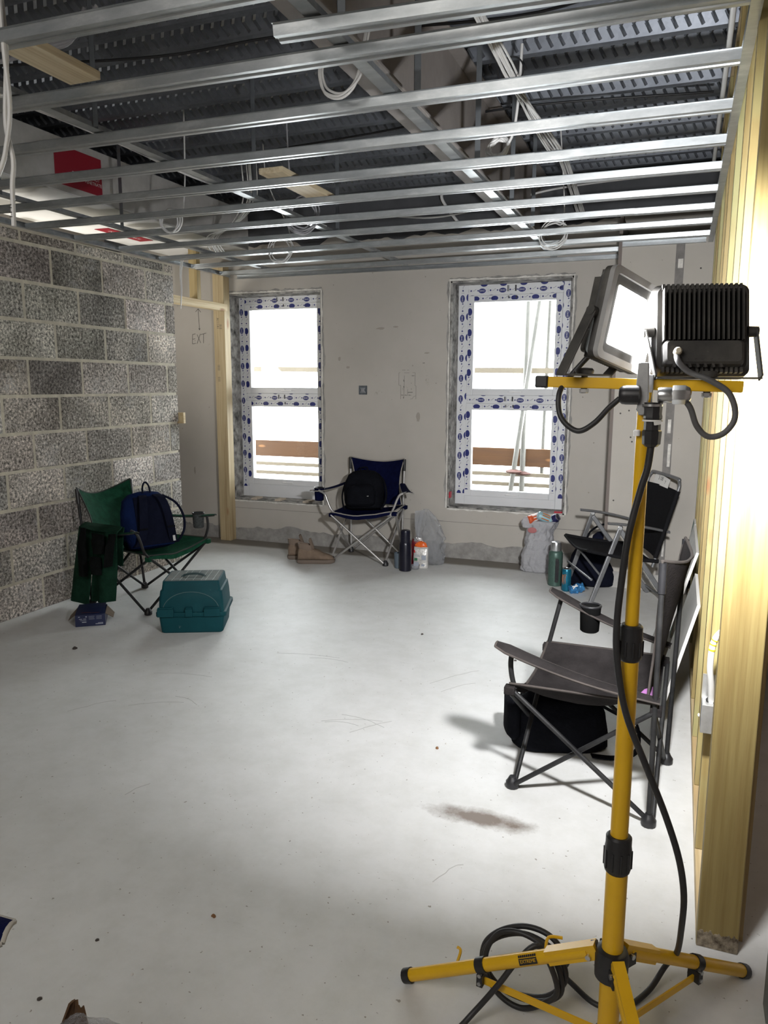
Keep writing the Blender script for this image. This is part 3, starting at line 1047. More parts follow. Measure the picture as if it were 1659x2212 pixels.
b.build('wall_scuffs', sc_d, wall)
b = MB()
box_m = bpy.data.objects['wall_right_boxing']
for (x, z) in ((-0.33, 1.24), (-0.28, 1.25), (-0.385, 1.22), (-0.40, 0.62), (-0.30, 1.03), (-0.31, 1.06), (0.06, 2.15), (-0.2, 0.80)):
    n = 8
    b.add([(x + .006 * math.cos(2 * PI * i / n), YP - 0.0006, z + .006 * math.sin(2 * PI * i / n)) for i in range(n)], [tuple(range(n))])
b.build('screw_heads', pencil, box_m)

t = thing('socket_box', 'empty square metal socket box let into the far wall between the windows', 'socket box', (-2.485, D - 0.001, 1.362))
b = MB()
s = 0.037
b.span((-s, -0.004, -s), (s, 0.0, -s + .003)); b.span((-s, -0.004, s - .003), (s, 0, s)); b.span((-s, -0.004, -s), (-s + .003, 0, s)); b.span((s - .003, -0.004, -s), (s, 0, s))
b.span((-s, -0.001, -s), (s, 0.0, s))
b.build('metal_box', mat('zinc_box', (0.16, 0.18, 0.20), 0.4, 0.6, (40, 0.3)), t)
b = MB()
for k in range(5):
    b.tube(smooth_path([(-.02 + .01 * k, -.003, .02), (-.012 + .006 * k, -.009, .0), (-.02 + .011 * k, -.004, -.022)], 5), 0.0018, 6)
b.build('wire_ends', mat('grey_wire', (0.45, 0.45, 0.46), 0.5), t, smooth=40)

# ================================================================ timber
def pine(k, green=0.0):
    return wood('pine_%d' % k, (0.33, 0.255, 0.105), (0.255, 0.185, 0.07), 2, 1.3 * k, True, green)
pines = [pine(k, (0.0, 0.75, 0.4, 0.7)[k % 4]) for k in range(5)]
pine_y = wood('pine_length', (0.62, 0.50, 0.30), (0.52, 0.38, 0.20), 1, 3.3)
b = MB(); b.span((XR, 1.905, 0.0), (XR + 0.097, 1.952, 2.88))
o = b.build('timber_post', wood('pine_front', (0.30, 0.23, 0.088), (0.245, 0.175, 0.062), 2, 0.4), bevel=0.003)
tag(o, 'pale pine end post of the stud wall with knots and stained foot, nearest the camera', 'timber post')
b = MB()
dirt = mat('wet_dirt_stain', (0.13, 0.085, 0.05), 0.9, 0, (60, 0.6), base2=(0.42, 0.36, 0.27))
t_ = ragged_strip((XR + 0.001, 0, 0.001), (XR + 0.096, 0, 0.001), (0, 0, 1), 0.042, 0.012, 2.2, 1.9035, 1.906, 30)
b.add(t_.v, t_.f)
b.build('stained_foot', dirt, o)
names = ['second', 'third', 'fourth', 'fifth', 'sixth', 'seventh', 'eighth', 'ninth']
for k in range(8):
    y0 = 2.27 + 0.395 * k
    b = MB(); b.span((XR + (0.0, 0.003, 0.001)[k % 3], y0, 0.046), (XR + 0.095, y0 + 0.046, 2.86))
    tag(b.build('timber_stud', pines[(k + 1) % 5], bevel=0.002), 'pine stud of the right-hand wall, %s upright counting from the camera' % names[k], 'timber stud', 'studs of the right-hand wall')
b = MB(); b.span((XR, 1.954, 0), (XR + 0.095, 5.44, 0.045))
tag(b.build('sole_plate', pine_y, bevel=0.002), 'pine sole plate lying on the floor under the wall studs', 'timber plate')
b = MB(); b.span((XR, 1.954, 2.862), (XR + 0.095, 5.44, 2.90))
tag(b.build('head_plate', pine_y, bevel=0.002), 'pine head plate along the top of the stud wall under the deck', 'timber plate')
b = MB(); b.span((XR + 0.099, 1.96, 0), (XR + 0.112, 5.44, 2.9))
struct(b.build('wall_right_lining', wood('osb_lining', (0.50, 0.38, 0.20), (0.40, 0.29, 0.14), 2, 7.7, False)))
b = MB(); b.span((0.262, 1.70, 0), (0.30, 1.76, 2.2))
tag(b.build('door_lining_board', mat('grey_painted_board', (0.16, 0.17, 0.16), 0.7, 0, (6, 0.2))), 'grey upright board at the right edge beyond the pine post', 'timber board')

b = MB(); b.span((-3.862, 5.835, 0), (-3.752, 5.928, 2.42))
tag(b.build('timber_post', wood('pine_door_post', (0.50, 0.40, 0.24), (0.40, 0.30, 0.165), 2, 5.2), bevel=0.003), 'pine door post with stamped lettering left of the left window', 'timber post')
po = bpy.data.objects['timber_post.001']
for z, n_, sz, x in ((1.93, 'A11141', 0.03, -3.82), (1.55, '|||||||', 0.028, -3.82), (1.45, '||||||', 0.028, -3.82), (1.90, '|||:||', 0.028, -3.79)):
    b = MB()
    put_text(b, n_, sz, frame((x, 5.8345, z), (0, 0, -1), (1, 0, 0)), 0, 0.0)
    b.build('stamped_lettering', pencil, po)
b = MB(); b.span((-3.79, 5.066, 2.03), (-3.715, 5.834, 2.088))
tag(b.build('door_header', pine_y, bevel=0.002), 'pine header bridging the doorway from block wall to post', 'timber lintel')
b = MB(); b.span((-3.795, 5.40, 2.089), (-3.718, 5.45, 2.62))
tag(b.build('timber_stud', wood('pine_cripple', (0.40, 0.31, 0.15), (0.31, 0.23, 0.10), 2, 2.2), bevel=0.002), 'short pine cripple stud standing on the doorway header', 'timber stud')
b = MB(); b.span((-3.715, 5.061, 1.10), (-3.655, 5.085, 1.185))
tag(b.build('timber_block', pine_y), 'small pine block fixed to the end of the block wall', 'timber block')
for (x0, x1, y0, y1, lab) in ((-1.865, -1.745, 1.738, 2.06, 'pine noggin resting on the ceiling channels above the hanging white cables'), (-1.835, -1.715, 3.17, 3.72, 'pine noggin resting on the ceiling channels above the grey cable coil')):
    b = MB(); b.span((x0, y0, H + 0.027), (x1, y1, H + 0.052))
    pm_ = wood('noggin_pine', (0.66, 0.57, 0.40), (0.58, 0.47, 0.31), 1, x0 + y0)
    tag(b.build('timber_noggin', pm_, bevel=0.002), lab, 'timber noggin')

# ---- wall electrics on the studs
zinc = mat('galvanised_box', (0.50, 0.50, 0.49), 0.35, 0.7, (30, 0.15))
t = thing('wall_socket_box', 'galvanised metal box low on the studs with a looped white cable', 'socket box', (XR + 0.012, 2.235, 0.44))
b = MB()
b.span((-.026, -.03, 0), (.03, .03, .085)); b.build('metal_box', zinc, t, bevel=0.002)
b = MB(); b.span((-.026, .026, .085), (.03, .030, .155)); b.build('bracket', zinc, t)
b = MB(); b.lathe([(.014, 0), (.016, .006), (.011, .012)], (0, 0, .084), 14); b.build('grommet', mat('black_rubber', (.02, .02, .02), .6), t, smooth=40)
b = MB(); b.lathe([(.005, 0), (.005, .003), (.002, .005)], (-.029, 0, .04), 10, Matrix.Rotation(-PI / 2, 3, 'Y')); b.build('screw', chrome_white, t)
t2 = thing('white_cable', 'thick white cable with yellow bands looping out of the low metal box on the studs', 'cable', (XR + 0.012, 2.235, 0.53))
cp = smooth_path([(0, 0, -.02), (-.006, -.03, .05), (-.014, -.055, .12), (-.010, -.065, .19), (.010, -.07, .225), (.035, -.06, .215), (.045, -.03, .16), (.05, .03, .12)], 8)
b = MB(); b.tube(cp, 0.0085, 12); b.build('sheath', mat('white_sheath', (.78, .78, .76), .4), t2, smooth=50)
b = MB()
for i in (21, 23, 25):
    b.tube([cp[i], cp[i] + (cp[i + 1] - cp[i]) * 0.55], 0.0092, 12)
b.build('yellow_bands', mat('yellow_tape', (.72, .62, .02), .5), t2, smooth=50)
t = thing('wall_socket_box', 'small chromed box at the far end of the stud wall', 'socket box', (XR - 0.004, 4.62, 0.49))
b = MB(); b.span((-.006, -.035, -.035), (.03, .035, .035)); b.build('metal_box', zinc, t, bevel=0.003)
b = MB(); b.lathe([(.02, 0), (.018, .008), (.008, .01)], (-.006, 0, 0), 14, Matrix.Rotation(-PI / 2, 3, 'Y')); b.build('grommet', chrome_white, t, smooth=40)

# ================================================================ cables in the ceiling
wcab = mat('white_cable', (0.74, 0.74, 0.73), 0.45)
gcab = mat('grey_cable', (0.30, 0.30, 0.32), 0.5)
bcab = mat('black_cable', (0.012, 0.012, 0.014), 0.5)
def cable(pts, r, m, label, name='cable', group=None, flat=1.0, per=8):
    b = MB(); b.tube(smooth_path(pts, per), r, 8, flat=flat)
    return tag(b.build(name, m, smooth=50), label, 'cable', group)
cable([(-1.778, 1.722, 2.46), (-1.772, 1.722, 2.30), (-1.792, 1.722, 2.12), (-1.775, 1.722, 2.02), (-1.785, 1.722, 1.95), (-1.79, 1.722, 1.845)], 0.0066, wcab, 'white flat cable with a marked tip hanging straight down before the block wall', group='hanging white cables', flat=1.3)
cable([(-1.766, 1.707, 2.46), (-1.764, 1.707, 2.30), (-1.757, 1.706, 2.15), (-1.778, 1.704, 2.05), (-1.80, 1.704, 2.0), (-1.852, 1.704, 1.925), (-1.87, 1.704, 1.84)], 0.0066, wcab, 'white flat cable hanging down and bending out to the left', group='hanging white cables', flat=1.3)
bk = MB()
for z in (1.90, 1.892, 1.88, 1.868):
    bk.span((-1.7945, 1.7128, z), (-1.785, 1.7138, z + .0018))
bk.build('marker_lines', pencil, bpy.data.objects['cable'])
def coil(c, ax, ay, r, m, label, turns=3, rad=0.004, tail=None, seed=0, start=0.0):
    rg = random.Random(seed)
    c, ax, ay = V(c), V(ax).normalized(), V(ay).normalized()
    n_ = ax.cross(ay)
    pts = []
    k = 14
    ph = start
    for i in range(turns * k + 1):
        a = ph + 2 * PI * i / k
        if i % k == 0:
            rr = r * rg.uniform(0.8, 1.12); off = V((rg.uniform(-1, 1), rg.uniform(-1, 1), rg.uniform(-1, 1))) * r * 0.13
        pts.append(c + off + ax * rr * math.cos(a) + ay * rr * math.sin(a) * 1.0 + n_ * rg.uniform(-.15, .15) * r)
    if tail:
        pts = [V(p) for p in tail] + pts
    b = MB(); b.tube(smooth_path(pts, 3), rad, 7)
    return tag(b.build('cable_coil', m, smooth=60), label, 'cable coil', 'cable coils hanging from the ceiling')
# white loop under the beam
b = MB()
for dx, dz in ((0, 0), (0.012, 0.006), (0.004, -0.008)):
    b.tube(smooth_path([(-1.172 + dx, 2.44, 2.46), (-1.168 + dx, 2.42, 2.40), (-1.145 + dx, 2.41, 2.345 + dz), (-1.09 + dx, 2.40, 2.322 + dz), (-1.045 + dx, 2.40, 2.345 + dz), (-1.024 + dx, 2.41, 2.39), (-1.02 + dx, 2.43, 2.46), (-1.01 + dx, 2.45, 2.55)], 8), 0.0042, 8)
tag(b.build('cable_coil', wcab, smooth=50), 'white cable loop hanging under the steel beam near the camera', 'cable coil', 'cable coils hanging from the ceiling')
coil((-0.82, 3.5, 2.435), (1, 0, .15), (0, 0.4, 1), 0.045, wcab, 'thick white cable coil right of the steel beam', 4, 0.0065, [(-.735, 3.52, 2.85), (-.74, 3.51, 2.65), (-.755, 3.5, 2.5)], 3)
coil((-2.85, 3.9, 2.345), (1, 0.1, .1), (-.1, 0, 1), 0.062, wcab, 'white cable coil hanging near the block wall', 3, 0.0045, [(-2.755, 3.93, 2.95), (-2.755, 3.92, 2.62), (-2.75, 3.9, 2.5), (-2.765, 3.9, 2.40)], 4, 0.6)
coil((-2.155, 4.2, 2.39), (1, 0.1, 0), (0, 0.1, 1), 0.098, gcab, 'grey cable coil below the far pine noggin', 5, 0.0045, [(-2.2, 4.12, 2.95), (-2.2, 4.15, 2.62), (-2.19, 4.18, 2.55), (-2.1, 4.2, 2.49)], 5, 1.2)
coil((-2.68, 4.9, 2.335), (1, 0.1, 0), (0.1, 0.1, 1), 0.085, wcab, 'loose thin white cable coil lower left of the grey coil', 4, 0.0035, [(-2.6, 4.55, 2.95), (-2.6, 4.6, 2.7), (-2.6, 4.85, 2.5), (-2.6, 4.9, 2.42)], 6, 1.0)
coil((-0.81, 5.0, 2.335), (1, 0.1, 0), (0.1, 0.1, 1), 0.085, wcab, 'loose thin white cable coil near the boxed-out wall', 4, 0.0035, [(-.74, 4.6, 2.95), (-.74, 4.9, 2.55), (-.75, 5.0, 2.42)], 7, 1.0)
# bundle of cables running away under the deck
b = MB()
rg = random.Random(9)
for k in range(9):
    a0, a1 = rg.uniform(-.03, .03), rg.uniform(-.02, .02)
    b.tube(smooth_path([(-.72 + a0, 1.2, 2.66 + a1), (-.70 + a0, 2.3, 2.63 + a1), (-.697 + a1, 3.1, 2.60 + a1), (-.69 + a0, 3.6, 2.59 + a1), (-.68 + a0 * 1.5, 4.2, 2.60 + a1), (-.70 + a0, 4.6, 2.66 + a1), (-.75 + a0, 5.9, 2.6)], 6), 0.0045, 7)
bu = tag(b.build('cable_bundle', wcab, smooth=50), 'bundle of grey-white cables running away right of the steel beam', 'cable bundle')
b = MB(); b.tube(smooth_path([(-.697 + .05 * math.cos(a), 3.14, 2.605 + .05 * math.sin(a)) for a in [i * PI / 6 for i in range(12)]], 3, True), 0.003, 6, True)
b.build('cable_tie', bcab, bu, smooth=50)
b = MB()
for k in range(7):
    a0 = rg.uniform(-.06, .06)
    b.tube(smooth_path([(-3.5 + a0, 5.4, 2.42 + a0 * .3), (-3.30 + a0, 5.0, 2.47), (-2.95 + a0, 4.75, 2.5 + a0 * .3), (-2.65 + a0, 4.45, 2.56), (-2.5 + a0, 4.2, 2.7)], 6), 0.004, 6)
tag(b.build('cable_bundle', wcab, smooth=50), 'loose bundle of white cables slanting over the doorway end of the block wall', 'cable bundle')
b = MB()
for k in range(3):
    dy = 0.014 * k
    b.tube(smooth_path([(-2.44 + dy, 1.9, 2.42), (-2.34 + dy, 2.3, 2.42), (-2.27 + dy, 2.75, 2.40), (-2.22 + dy, 3.2, 2.37), (-2.15 + dy, 3.7, 2.36), (-2.16 + dy, 4.5, 2.38)], 6), 0.0042, 6)
tag(b.build('cable_bundle', wcab, smooth=50), 'white cables tied along the middle primary channel', 'cable bundle')
cable([(-3.6, 2.55, 2.78), (-2.3, 2.95, 2.80), (-1.6, 3.05, 2.83), (-.6, 3.15, 2.80), (.0, 2.95, 2.84)], 0.006, bcab, 'black cable strung across under the deck in the near ceiling', group='black ceiling cables')
cable([(-2.4, 4.25, 2.78), (-1.8, 4.3, 2.82), (-.9, 4.2, 2.83), (.05, 4.3, 2.82)], 0.006, bcab, 'black cable strung across under the deck in the far ceiling', group='black ceiling cables')
cable([(-2.2, 5.55, 2.66), (-1.8, 5.6, 2.62), (-1.4, 5.6, 2.66), (-.9, 5.5, 2.72), (-.3, 5.3, 2.70), (.05, 5.3, 2.71)], 0.007, wcab, 'thin white cables draped along the dark upper wall')
cable([(-1.65, 5.86, 2.60), (-1.80, 5.86, 2.80), (-1.78, 5.86, 2.89)], 0.012, wcab, 'short pale conduit rising up the dark upper wall', 'conduit')
b = MB()
for k in range(4):
    b.tube(smooth_path([(-2.28 + .02 * k, 2.62, 2.86), (-2.34 + .015 * k, 2.6, 2.74 + .01 * k), (-2.45 + .02 * k, 2.55, 2.70 + .012 * k), (-2.6 + .03 * k, 2.45, 2.64)], 6), 0.008, 8)
tag(b.build('cable_bundle', gcab, smooth=50), 'sagging grey cables clipped to a deck hanger near the first pine noggin', 'cable bundle')
b = MB()
for k in range(3):
    b.tube(smooth_path([(-3.64 + .012 * k, 5.09, 2.36), (-3.655 + .008 * k, 5.085, 2.25), (-3.65 + .004 * k, 5.085, 2.12), (-3.655, 5.08, 1.98)], 6), 0.003, 6)
tag(b.build('cable', wcab, smooth=50), 'thin white cable ends hanging at the end of the block wall', 'cable')
cable([(0.06, 2.0, 2.9), (0.075, 2.6, 2.82), (0.085, 3.4, 2.74), (0.088, 5.3, 2.72)], 0.011, wcab, 'pale conduit along the top of the stud wall', 'conduit')

# ================================================================ work light on its yellow tripod
yel = bpy.data.materials.new('yellow_powder_coat')
yel.use_nodes = True
nt = yel.node_tree
bs = nt.nodes['Principled BSDF']
bs.inputs['Roughness'].default_value = 0.32
v = coords(nt)
n1 = tex(nt, v, 9, 6, rough=0.7)
c1 = ramp(nt, n1.outputs['Fac'], [(0.26, (0.42, 0.22, 0.02)), (0.36, (0.70, 0.40, 0.010)), (0.7, (0.76, 0.45, 0.012))])
nt.links.new(c1, bs.inputs['Base Color'])
blk = mat('black_plastic', (0.016, 0.016, 0.018), 0.4, 0, (20, 0.25))
blk_d = mat('dusty_black_casting', (0.035, 0.035, 0.037), 0.55, 0.2, (9, 0.35), base2=(0.10, 0.095, 0.085))
steel = mat('zinc_steel', (0.55, 0.56, 0.57), 0.28, 0.9, (30, 0.15))
rubber = mat('rubber_cable', (0.022, 0.022, 0.024), 0.5, 0, (14, 0.3))
lens_rim = mat('grey_lamp_frame', (0.36, 0.36, 0.36), 0.45, 0.2, (12, 0.15))
lens = bpy.data.materials.new('lamp_glass')
lens.use_nodes = True
nt = lens.node_tree
nt.nodes.remove(nt.nodes['Principled BSDF'])
tr = nt.nodes.new('ShaderNodeBsdfTransparent')
gl = nt.nodes.new('ShaderNodeBsdfGlossy'); gl.inputs['Roughness'].default_value = 0.05
ms = nt.nodes.new('ShaderNodeMixShader'); ms.inputs[0].default_value = 0.02
nt.links.new(tr.outputs[0], ms.inputs[1]); nt.links.new(gl.outputs[0], ms.inputs[2])
nt.links.new(ms.outputs[0], nt.nodes['Material Output'].inputs[0])

PX, PY = -0.062, 1.46
ST = thing('work_light', 'yellow tripod work light with two LED floodlights beside the pine post', 'work light', (PX, PY, 0))
def T(p):       # a point on the stand
    return V(p)
b = MB(); b.tube([(PX, PY, 0.055), (PX, PY, 0.50)], 0.0212, 24); b.build('lower_tube', yel, ST, True, 40)
b = MB(); b.tube([(PX, PY, 0.40), (PX, PY, 0.93)], 0.0172, 24); b.build('middle_tube', yel, ST, True, 40)
b = MB(); b.tube([(PX, PY, 0.84), (PX, PY, 1.395)], 0.0125, 24); b.build('upper_tube', yel, ST, True, 40)
for z0, z1, r in ((0.452, 0.528, 0.0262), (0.895, 0.962, 0.0222)):
    b = MB(); b.lathe([(r * .8, z0 - .004), (r * .94, z0), (r, z0 + .006), (r, z1 - .026), (r * .96, z1 - .02), (r * .96, z1 - .004), (r * .8, z1)], (PX, PY, 0), 20)
    for k in range(10):
        a = 2 * PI * k / 10
        b.tube([(PX + r * math.cos(a), PY + r * math.sin(a), z0 + .008), (PX + r * math.cos(a), PY + r * math.sin(a), z1 - .03)], 0.0022, 6)
    b.build('clamp_collar', blk, ST, True, 35)
HZ = 0.243
b = MB(); b.lathe([(.024, -.036), (.033, -.03), (.034, .018), (.030, .03), (.023, .033)], (PX, PY, HZ), 24)
for k in range(3):
    a = (math.radians(132), math.radians(52.7), math.radians(-67))[k]
    d = V((math.cos(a), math.sin(a), 0))
    for s in (-1, 1):
        o_ = V((-d.y, d.x, 0)) * 0.014 * s
        b.bar(V((PX, PY, HZ - .004)) + d * .025 + o_, V((PX, PY, HZ - .004)) + d * .056 + o_, 0.004, 0.026)
b.build('leg_hub', blk, ST, True, 35)
b = MB()
b.lathe([(.004, -.03), (.004, 0), (.014, .002), (.016, .008), (.012, .016), (.004, .018)], (PX - .028, PY + .012, HZ + .016), 12, Matrix.Rotation(-PI / 2, 3, 'Y'))
b.build('lock_knob', blk, ST, True, 35)
TIPS = [V((-0.520, 1.524, 0.017)), V((0.222, 1.83, 0.017)), V((0.118, 1.034, 0.017))]
b = MB(); b.lathe([(.023, -.012), (.026, -.008), (.026, .008), (.023, .012)], (PX, PY, 0.075), 20)
b.build('lower_hub', blk, ST, True, 35)
for k, tip in enumerate(TIPS):
    c = V((PX, PY, HZ + .008))
    d = (V((tip.x, tip.y, 0)) - V((PX, PY, 0))).normalized()
    top = c + d * 0.048
    b = MB()
    mid = top.lerp(tip, 0.42)
    rr = [0.0148] * 14
    pts = [top.lerp(tip, i / 13) for i in range(14)]
    b.tube(pts, rr, 14)
    # squared and pinched inner end that takes the pivot bolt
    b.bar(top - (tip - top).normalized() * 0.022, top.lerp(tip, 0.2), 0.024, 0.031)
    leg = b.build('leg', yel, ST, True, 40)
    b = MB(); b.tube([tip - (tip - top).normalized() * 0.006, tip + (tip - top).normalized() * 0.014], 0.0172, 16); b.build('rubber_foot', blk, leg, True, 40)
    sidev = V((-d.y, d.x, 0))
    b = MB()
    q = top + (top - tip).normalized() * 0.004 - V((0, 0, .006))
    b.tube([q - sidev * .019, q + sidev * .019], 0.0055, 10)
    b.build('pivot_bolt', steel, leg, True, 40)
    m = top.lerp(tip, 0.56)
    b = MB(); b.tube([m - (tip - top).normalized() * .011, m + (tip - top).normalized() * .011], 0.0178, 16)
    b.bar(m - V((0, 0, .016)), m - V((0, 0, .045)), 0.03, 0.014, d)
    b.build('brace_clip', blk, leg, True, 40)
    b = MB()
    for zz in (.016, .036):
        b.tube([m - V((0, 0, zz)) - sidev * .018, m - V((0, 0, zz)) + sidev * .018], 0.0045, 10)
    b.build('clip_bolt', steel, leg, True, 40)
    b = MB(); b.bar(V((PX, PY, .075)) + d * .026, m - V((0, 0, .036)), 0.005, 0.017)
    b.build('leg_brace', yel, ST, True, bevel=0.001)
    if k == 0:
        b = MB()
        q0 = top.lerp(tip, 0.30)
        xd = (top - tip).normalized()
        side = V((-xd.y, xd.x, 0)).normalized() * -1
        if side.y > 0: side = -side
        side = (side + V((0, 0, 0.55))).normalized()
        M = frame(q0 + side * 0.0152, xd, side.cross(xd))
        b.add([M @ V((x, y, 0)) for x, y in ((-.0225, -.010), (.0225, -.010), (.0225, .003), (-.0225, .003))], [(0, 1, 2, 3)], 0)
        put_text(b, 'EXTREME', 0.0092, M @ Matrix.Translation((0, -.0036, 0)), 1)
        for i_ in range(9):
            b.add([M @ V((-.022 + .005 * i_ + a_, c_, 0.0002)) for a_, c_ in ((0, .0045), (.004, .0045), (.0045, .0095), (.0005, .0095))], [(0, 1, 2, 3)], 0)
        b.build('leg_sticker', [blk, yel], leg, True)['label'] = 'black EXTREME sticker'
        b = MB()
        for t_, up_ in ((.72, .05), (.22, .06)):
            q = top.lerp(tip, t_)
            b.tube(smooth_path([q + V((0, .014, 0)), q + V((0, .05, .008)), q + V((-.01 if t_ > .5 else .03, .055, .012))], 5), 0.0035, 8)
        b.build('cable_hook', yel, leg, True, 40)
# cross bar and lamp head
b = MB(); b.bar((-0.238, 1.478, 1.4135), (0.098, 1.478, 1.4055), 0.02, 0.02); b.build('cross_bar', yel, ST, True, bevel=0.002)
b = MB(); b.bar((-0.262, 1.478, 1.4139), (-0.238, 1.478, 1.4135), 0.0225, 0.0225); b.build('bar_end_cap', blk, ST, True, bevel=0.003)
b = MB()
b.prism([(-.009, .042), (.009, .042), (.012, -.02), (.006, -.05), (-.004, -.05), (-.011, -.01)], frame((-0.0665, 1.4435, 1.405), (1, 0, 0), (0, 0, 1)), 0.012)
b.bar((PX, PY, 1.36), (PX, PY + .012, 1.425), 0.026, 0.022, (0, 1, 0))
b.build('head_bracket', mat('cast_grey', (.36, .365, .37), .5, .5, (20, .2)), ST, True, bevel=0.002)
JB = V((-0.052, 1.43, 1.378))
b = MB(); b.lathe([(.012, 0), (.0135, .003), (.0135, .022), (.0118, .026)], JB + V((0.012, 0, .013)), 18, Matrix.Rotation(PI / 2, 3, 'Y'))
b.lathe([(.0155, 0), (.0165, .003), (.0165, .020), (.0125, .028), (.007, .031)], JB + V((0.036, 0, .0135)), 6, Matrix.Rotation(PI / 2, 3, 'Y'))
b.lathe([(.0175, 0), (.0175, .004)], JB + V((.004, 0, -.007)), 20)
b.build('tee_connector', steel, ST, True, 35)
b = MB(); b.lathe([(.010, -.078), (.0155, -.073), (.0165, -.055), (.0165, -.05), (.0145, -.048), (.0142, -.03), (.016, -.028), (.016, -.024), (.0148, -.02), (.0155, -.005), (.0155, 0.0)], JB + V((.006, 0, 0)), 8)
b.build('tee_socket', blk, ST, True, 30)
b = MB(); b.lathe([(.0172, 0), (.0172, .003)], JB + V((.006, 0, -.033)), 20); b.bar(JB + V((.010, -.019, -.036)), JB + V((.020, -.015, -.034)), 0.006, 0.006); b.build('cable_tie', mat('white_tie', (.7, .7, .68), .5), ST, True)
b = MB(); b.lathe([(.012, 0), (.016, .005), (.017, .012), (.017, .034), (.012, .036)], (-0.105, 1.432, 1.3905), 18, Matrix.Rotation(PI / 2, 3, 'Y')); b.build('cable_gland', blk, ST, True, 40)
b = MB(); b.lathe([(.006, 0), (.006, .009), (.004, .011)], (-0.0715, 1.4435, 1.318), 12); b.build('white_cap', chrome_white, ST, True, 40)

def R3(a, t, r):
    return Matrix.Rotation(a, 3, 'Z') @ Matrix.Rotation(t, 3, 'X') @ Matrix.Rotation(r, 3, 'Y')
def rrect(w, h, r, n=5):
    out = []
    for cx, cz, a0 in ((w / 2 - r, h / 2 - r, 0), (-w / 2 + r, h / 2 - r, PI / 2), (-w / 2 + r, -h / 2 + r, PI), (w / 2 - r, -h / 2 + r, 1.5 * PI)):
        for i in range(n + 1):
            a = a0 + (PI / 2) * i / n
            out.append((cx + r * math.cos(a), cz + r * math.sin(a)))
    return out
def lamp(c, R, w, h, watts, label):
    # front is -y of the lamp, the fins are on +y; c is the middle of the front glass
    c = V(c)
    def P(x, y, z):
        return c + R @ V((x, y, z))
    def rr(wx, hz, y, r=.014):
        return [P(x, y, z) for x, z in rrect(wx, hz, r)]
    root = bpy.data.objects.new('floodlight', None)
    COL.objects.link(root); root.parent = ST
    WORLD[root.name] = WORLD[ST.name]
    root['label'] = label
    b = MB(); b.loft([list(reversed(q)) for q in (rr(w - .004, h - .004, .006), rr(w, h, .010), rr(w, h, .022), rr(w - .012, h - .012, .030), rr(w - .016, h - .016, .034))])
    # heat sink fins, driver box and toothed edges
    nf = 17
    for i in range(nf):
        x = -(w - .036) / 2 + (w - .036) * i / (nf - 1)
        p, q = P(x, .043, -h * .16), P(x, .043, h * .40)
        b.bar(p, q, 0.0028, 0.022, R @ V((0, 1, 0)))
        for zz in (h * .445, -h * .455):
            b.box(P(x, .034, zz), (.0045, .010, .010), R)
    b.build('lamp_housing', blk_d, root, True, 30)
    b = MB()
    b.loft([list(reversed([P(x, y, z + zo) for x, z in rrect(wx, hz, .007)])) for y, wx, hz, zo in ((.030, w - .03, h * .27, -h * .30), (.052, w - .034, h * .25, -h * .295), (.056, w - .044, h * .22, -h * .29))])
    for i in range(7):
        x = -.03 + .013 * i
        b.bar(P(x, .046, -h * .44), P(x + .006, .052, -h * .36), 0.004, 0.010, R @ V((0, 1, 0)))
    b.build('driver_box', blk_d, root, True, 30)
    b = MB()
    outer, inner = rrect(w, h, .014), rrect(w - .026, h - .026, .008)
    k = len(outer)
    vs = [P(x, .0, z) for x, z in outer] + [P(x, .0, z) for x, z in inner] + [P(x, .010, z) for x, z in outer] + [P(x, .008, z) for x, z in inner]
    fs = []
    for i in range(k):
        j = (i + 1) % k
        fs += [(i, j, k + j, k + i), (i, 2 * k + i, 2 * k + j, j), (k + i, k + j, 3 * k + j, 3 * k + i)]
    b.add(vs, fs); b.build('lamp_frame', lens_rim, root, True, 30)
    b = MB(); b.add([P(x, .0072, z) for x, z in rrect(w - .024, h - .024, .008)], [tuple(range(k))]); b.build('reflector', lens_rim, root, True)
    em = mat('led_panel', (1.0, 0.985, 0.97), 0.5, emit=14.0)
    b = MB(); b.add([P(x, .0055, z) for x, z in rrect(w - .056, h - .060, .004)], [tuple(range(k))]); b.build('led_panel', em, root, True)
    ld = bpy.data.lights.new('led_array', 'AREA')
    ld.shape = 'RECTANGLE'; ld.size = w - .056; ld.size_y = h - .060
    ld.energy = watts; ld.spread = math.radians(132); ld.color = (0.985, 0.99, 1.0)
    lo = bpy.data.objects.new('led_array', ld)
    COL.objects.link(lo)
    lo.parent = root
    lo.matrix_local = Matrix.Translation(P(0, .0048, 0) - WORLD[ST.name]) @ (R @ Matrix.Rotation(-PI / 2, 3, 'X')).to_4x4()
    b = MB(); b.add([P(x, .0035, z) for x, z in rrect(w - .026, h - .026, .008)], [tuple(range(k))]); b.build('lamp_glass', lens, root, True)
    for s in (-1, 1):
        b = MB(); b.tube([P(s * (w / 2 - .004), .024, -.004), P(s * (w / 2 + .014), .024, -.004)], [.010, .0095], 10)
        b.build('pivot_knob', blk_d, root, True, 40)
    return root, P
RL = R3(1.037, 0.033, 0.233)
l1, PL = lamp((-0.099, 1.508, 1.524), RL, 0.150, 0.168, LAMP_SIDE, 'floodlight switched on, its glass turned to the pine post and the camera')
RR = R3(PI + 0.20, 0.27, 0.0)
l2, PR = lamp((0.018, 1.540, 1.500), RR, 0.168, 0.170, LAMP_ROOM, 'floodlight facing away into the room, finned back to the camera')
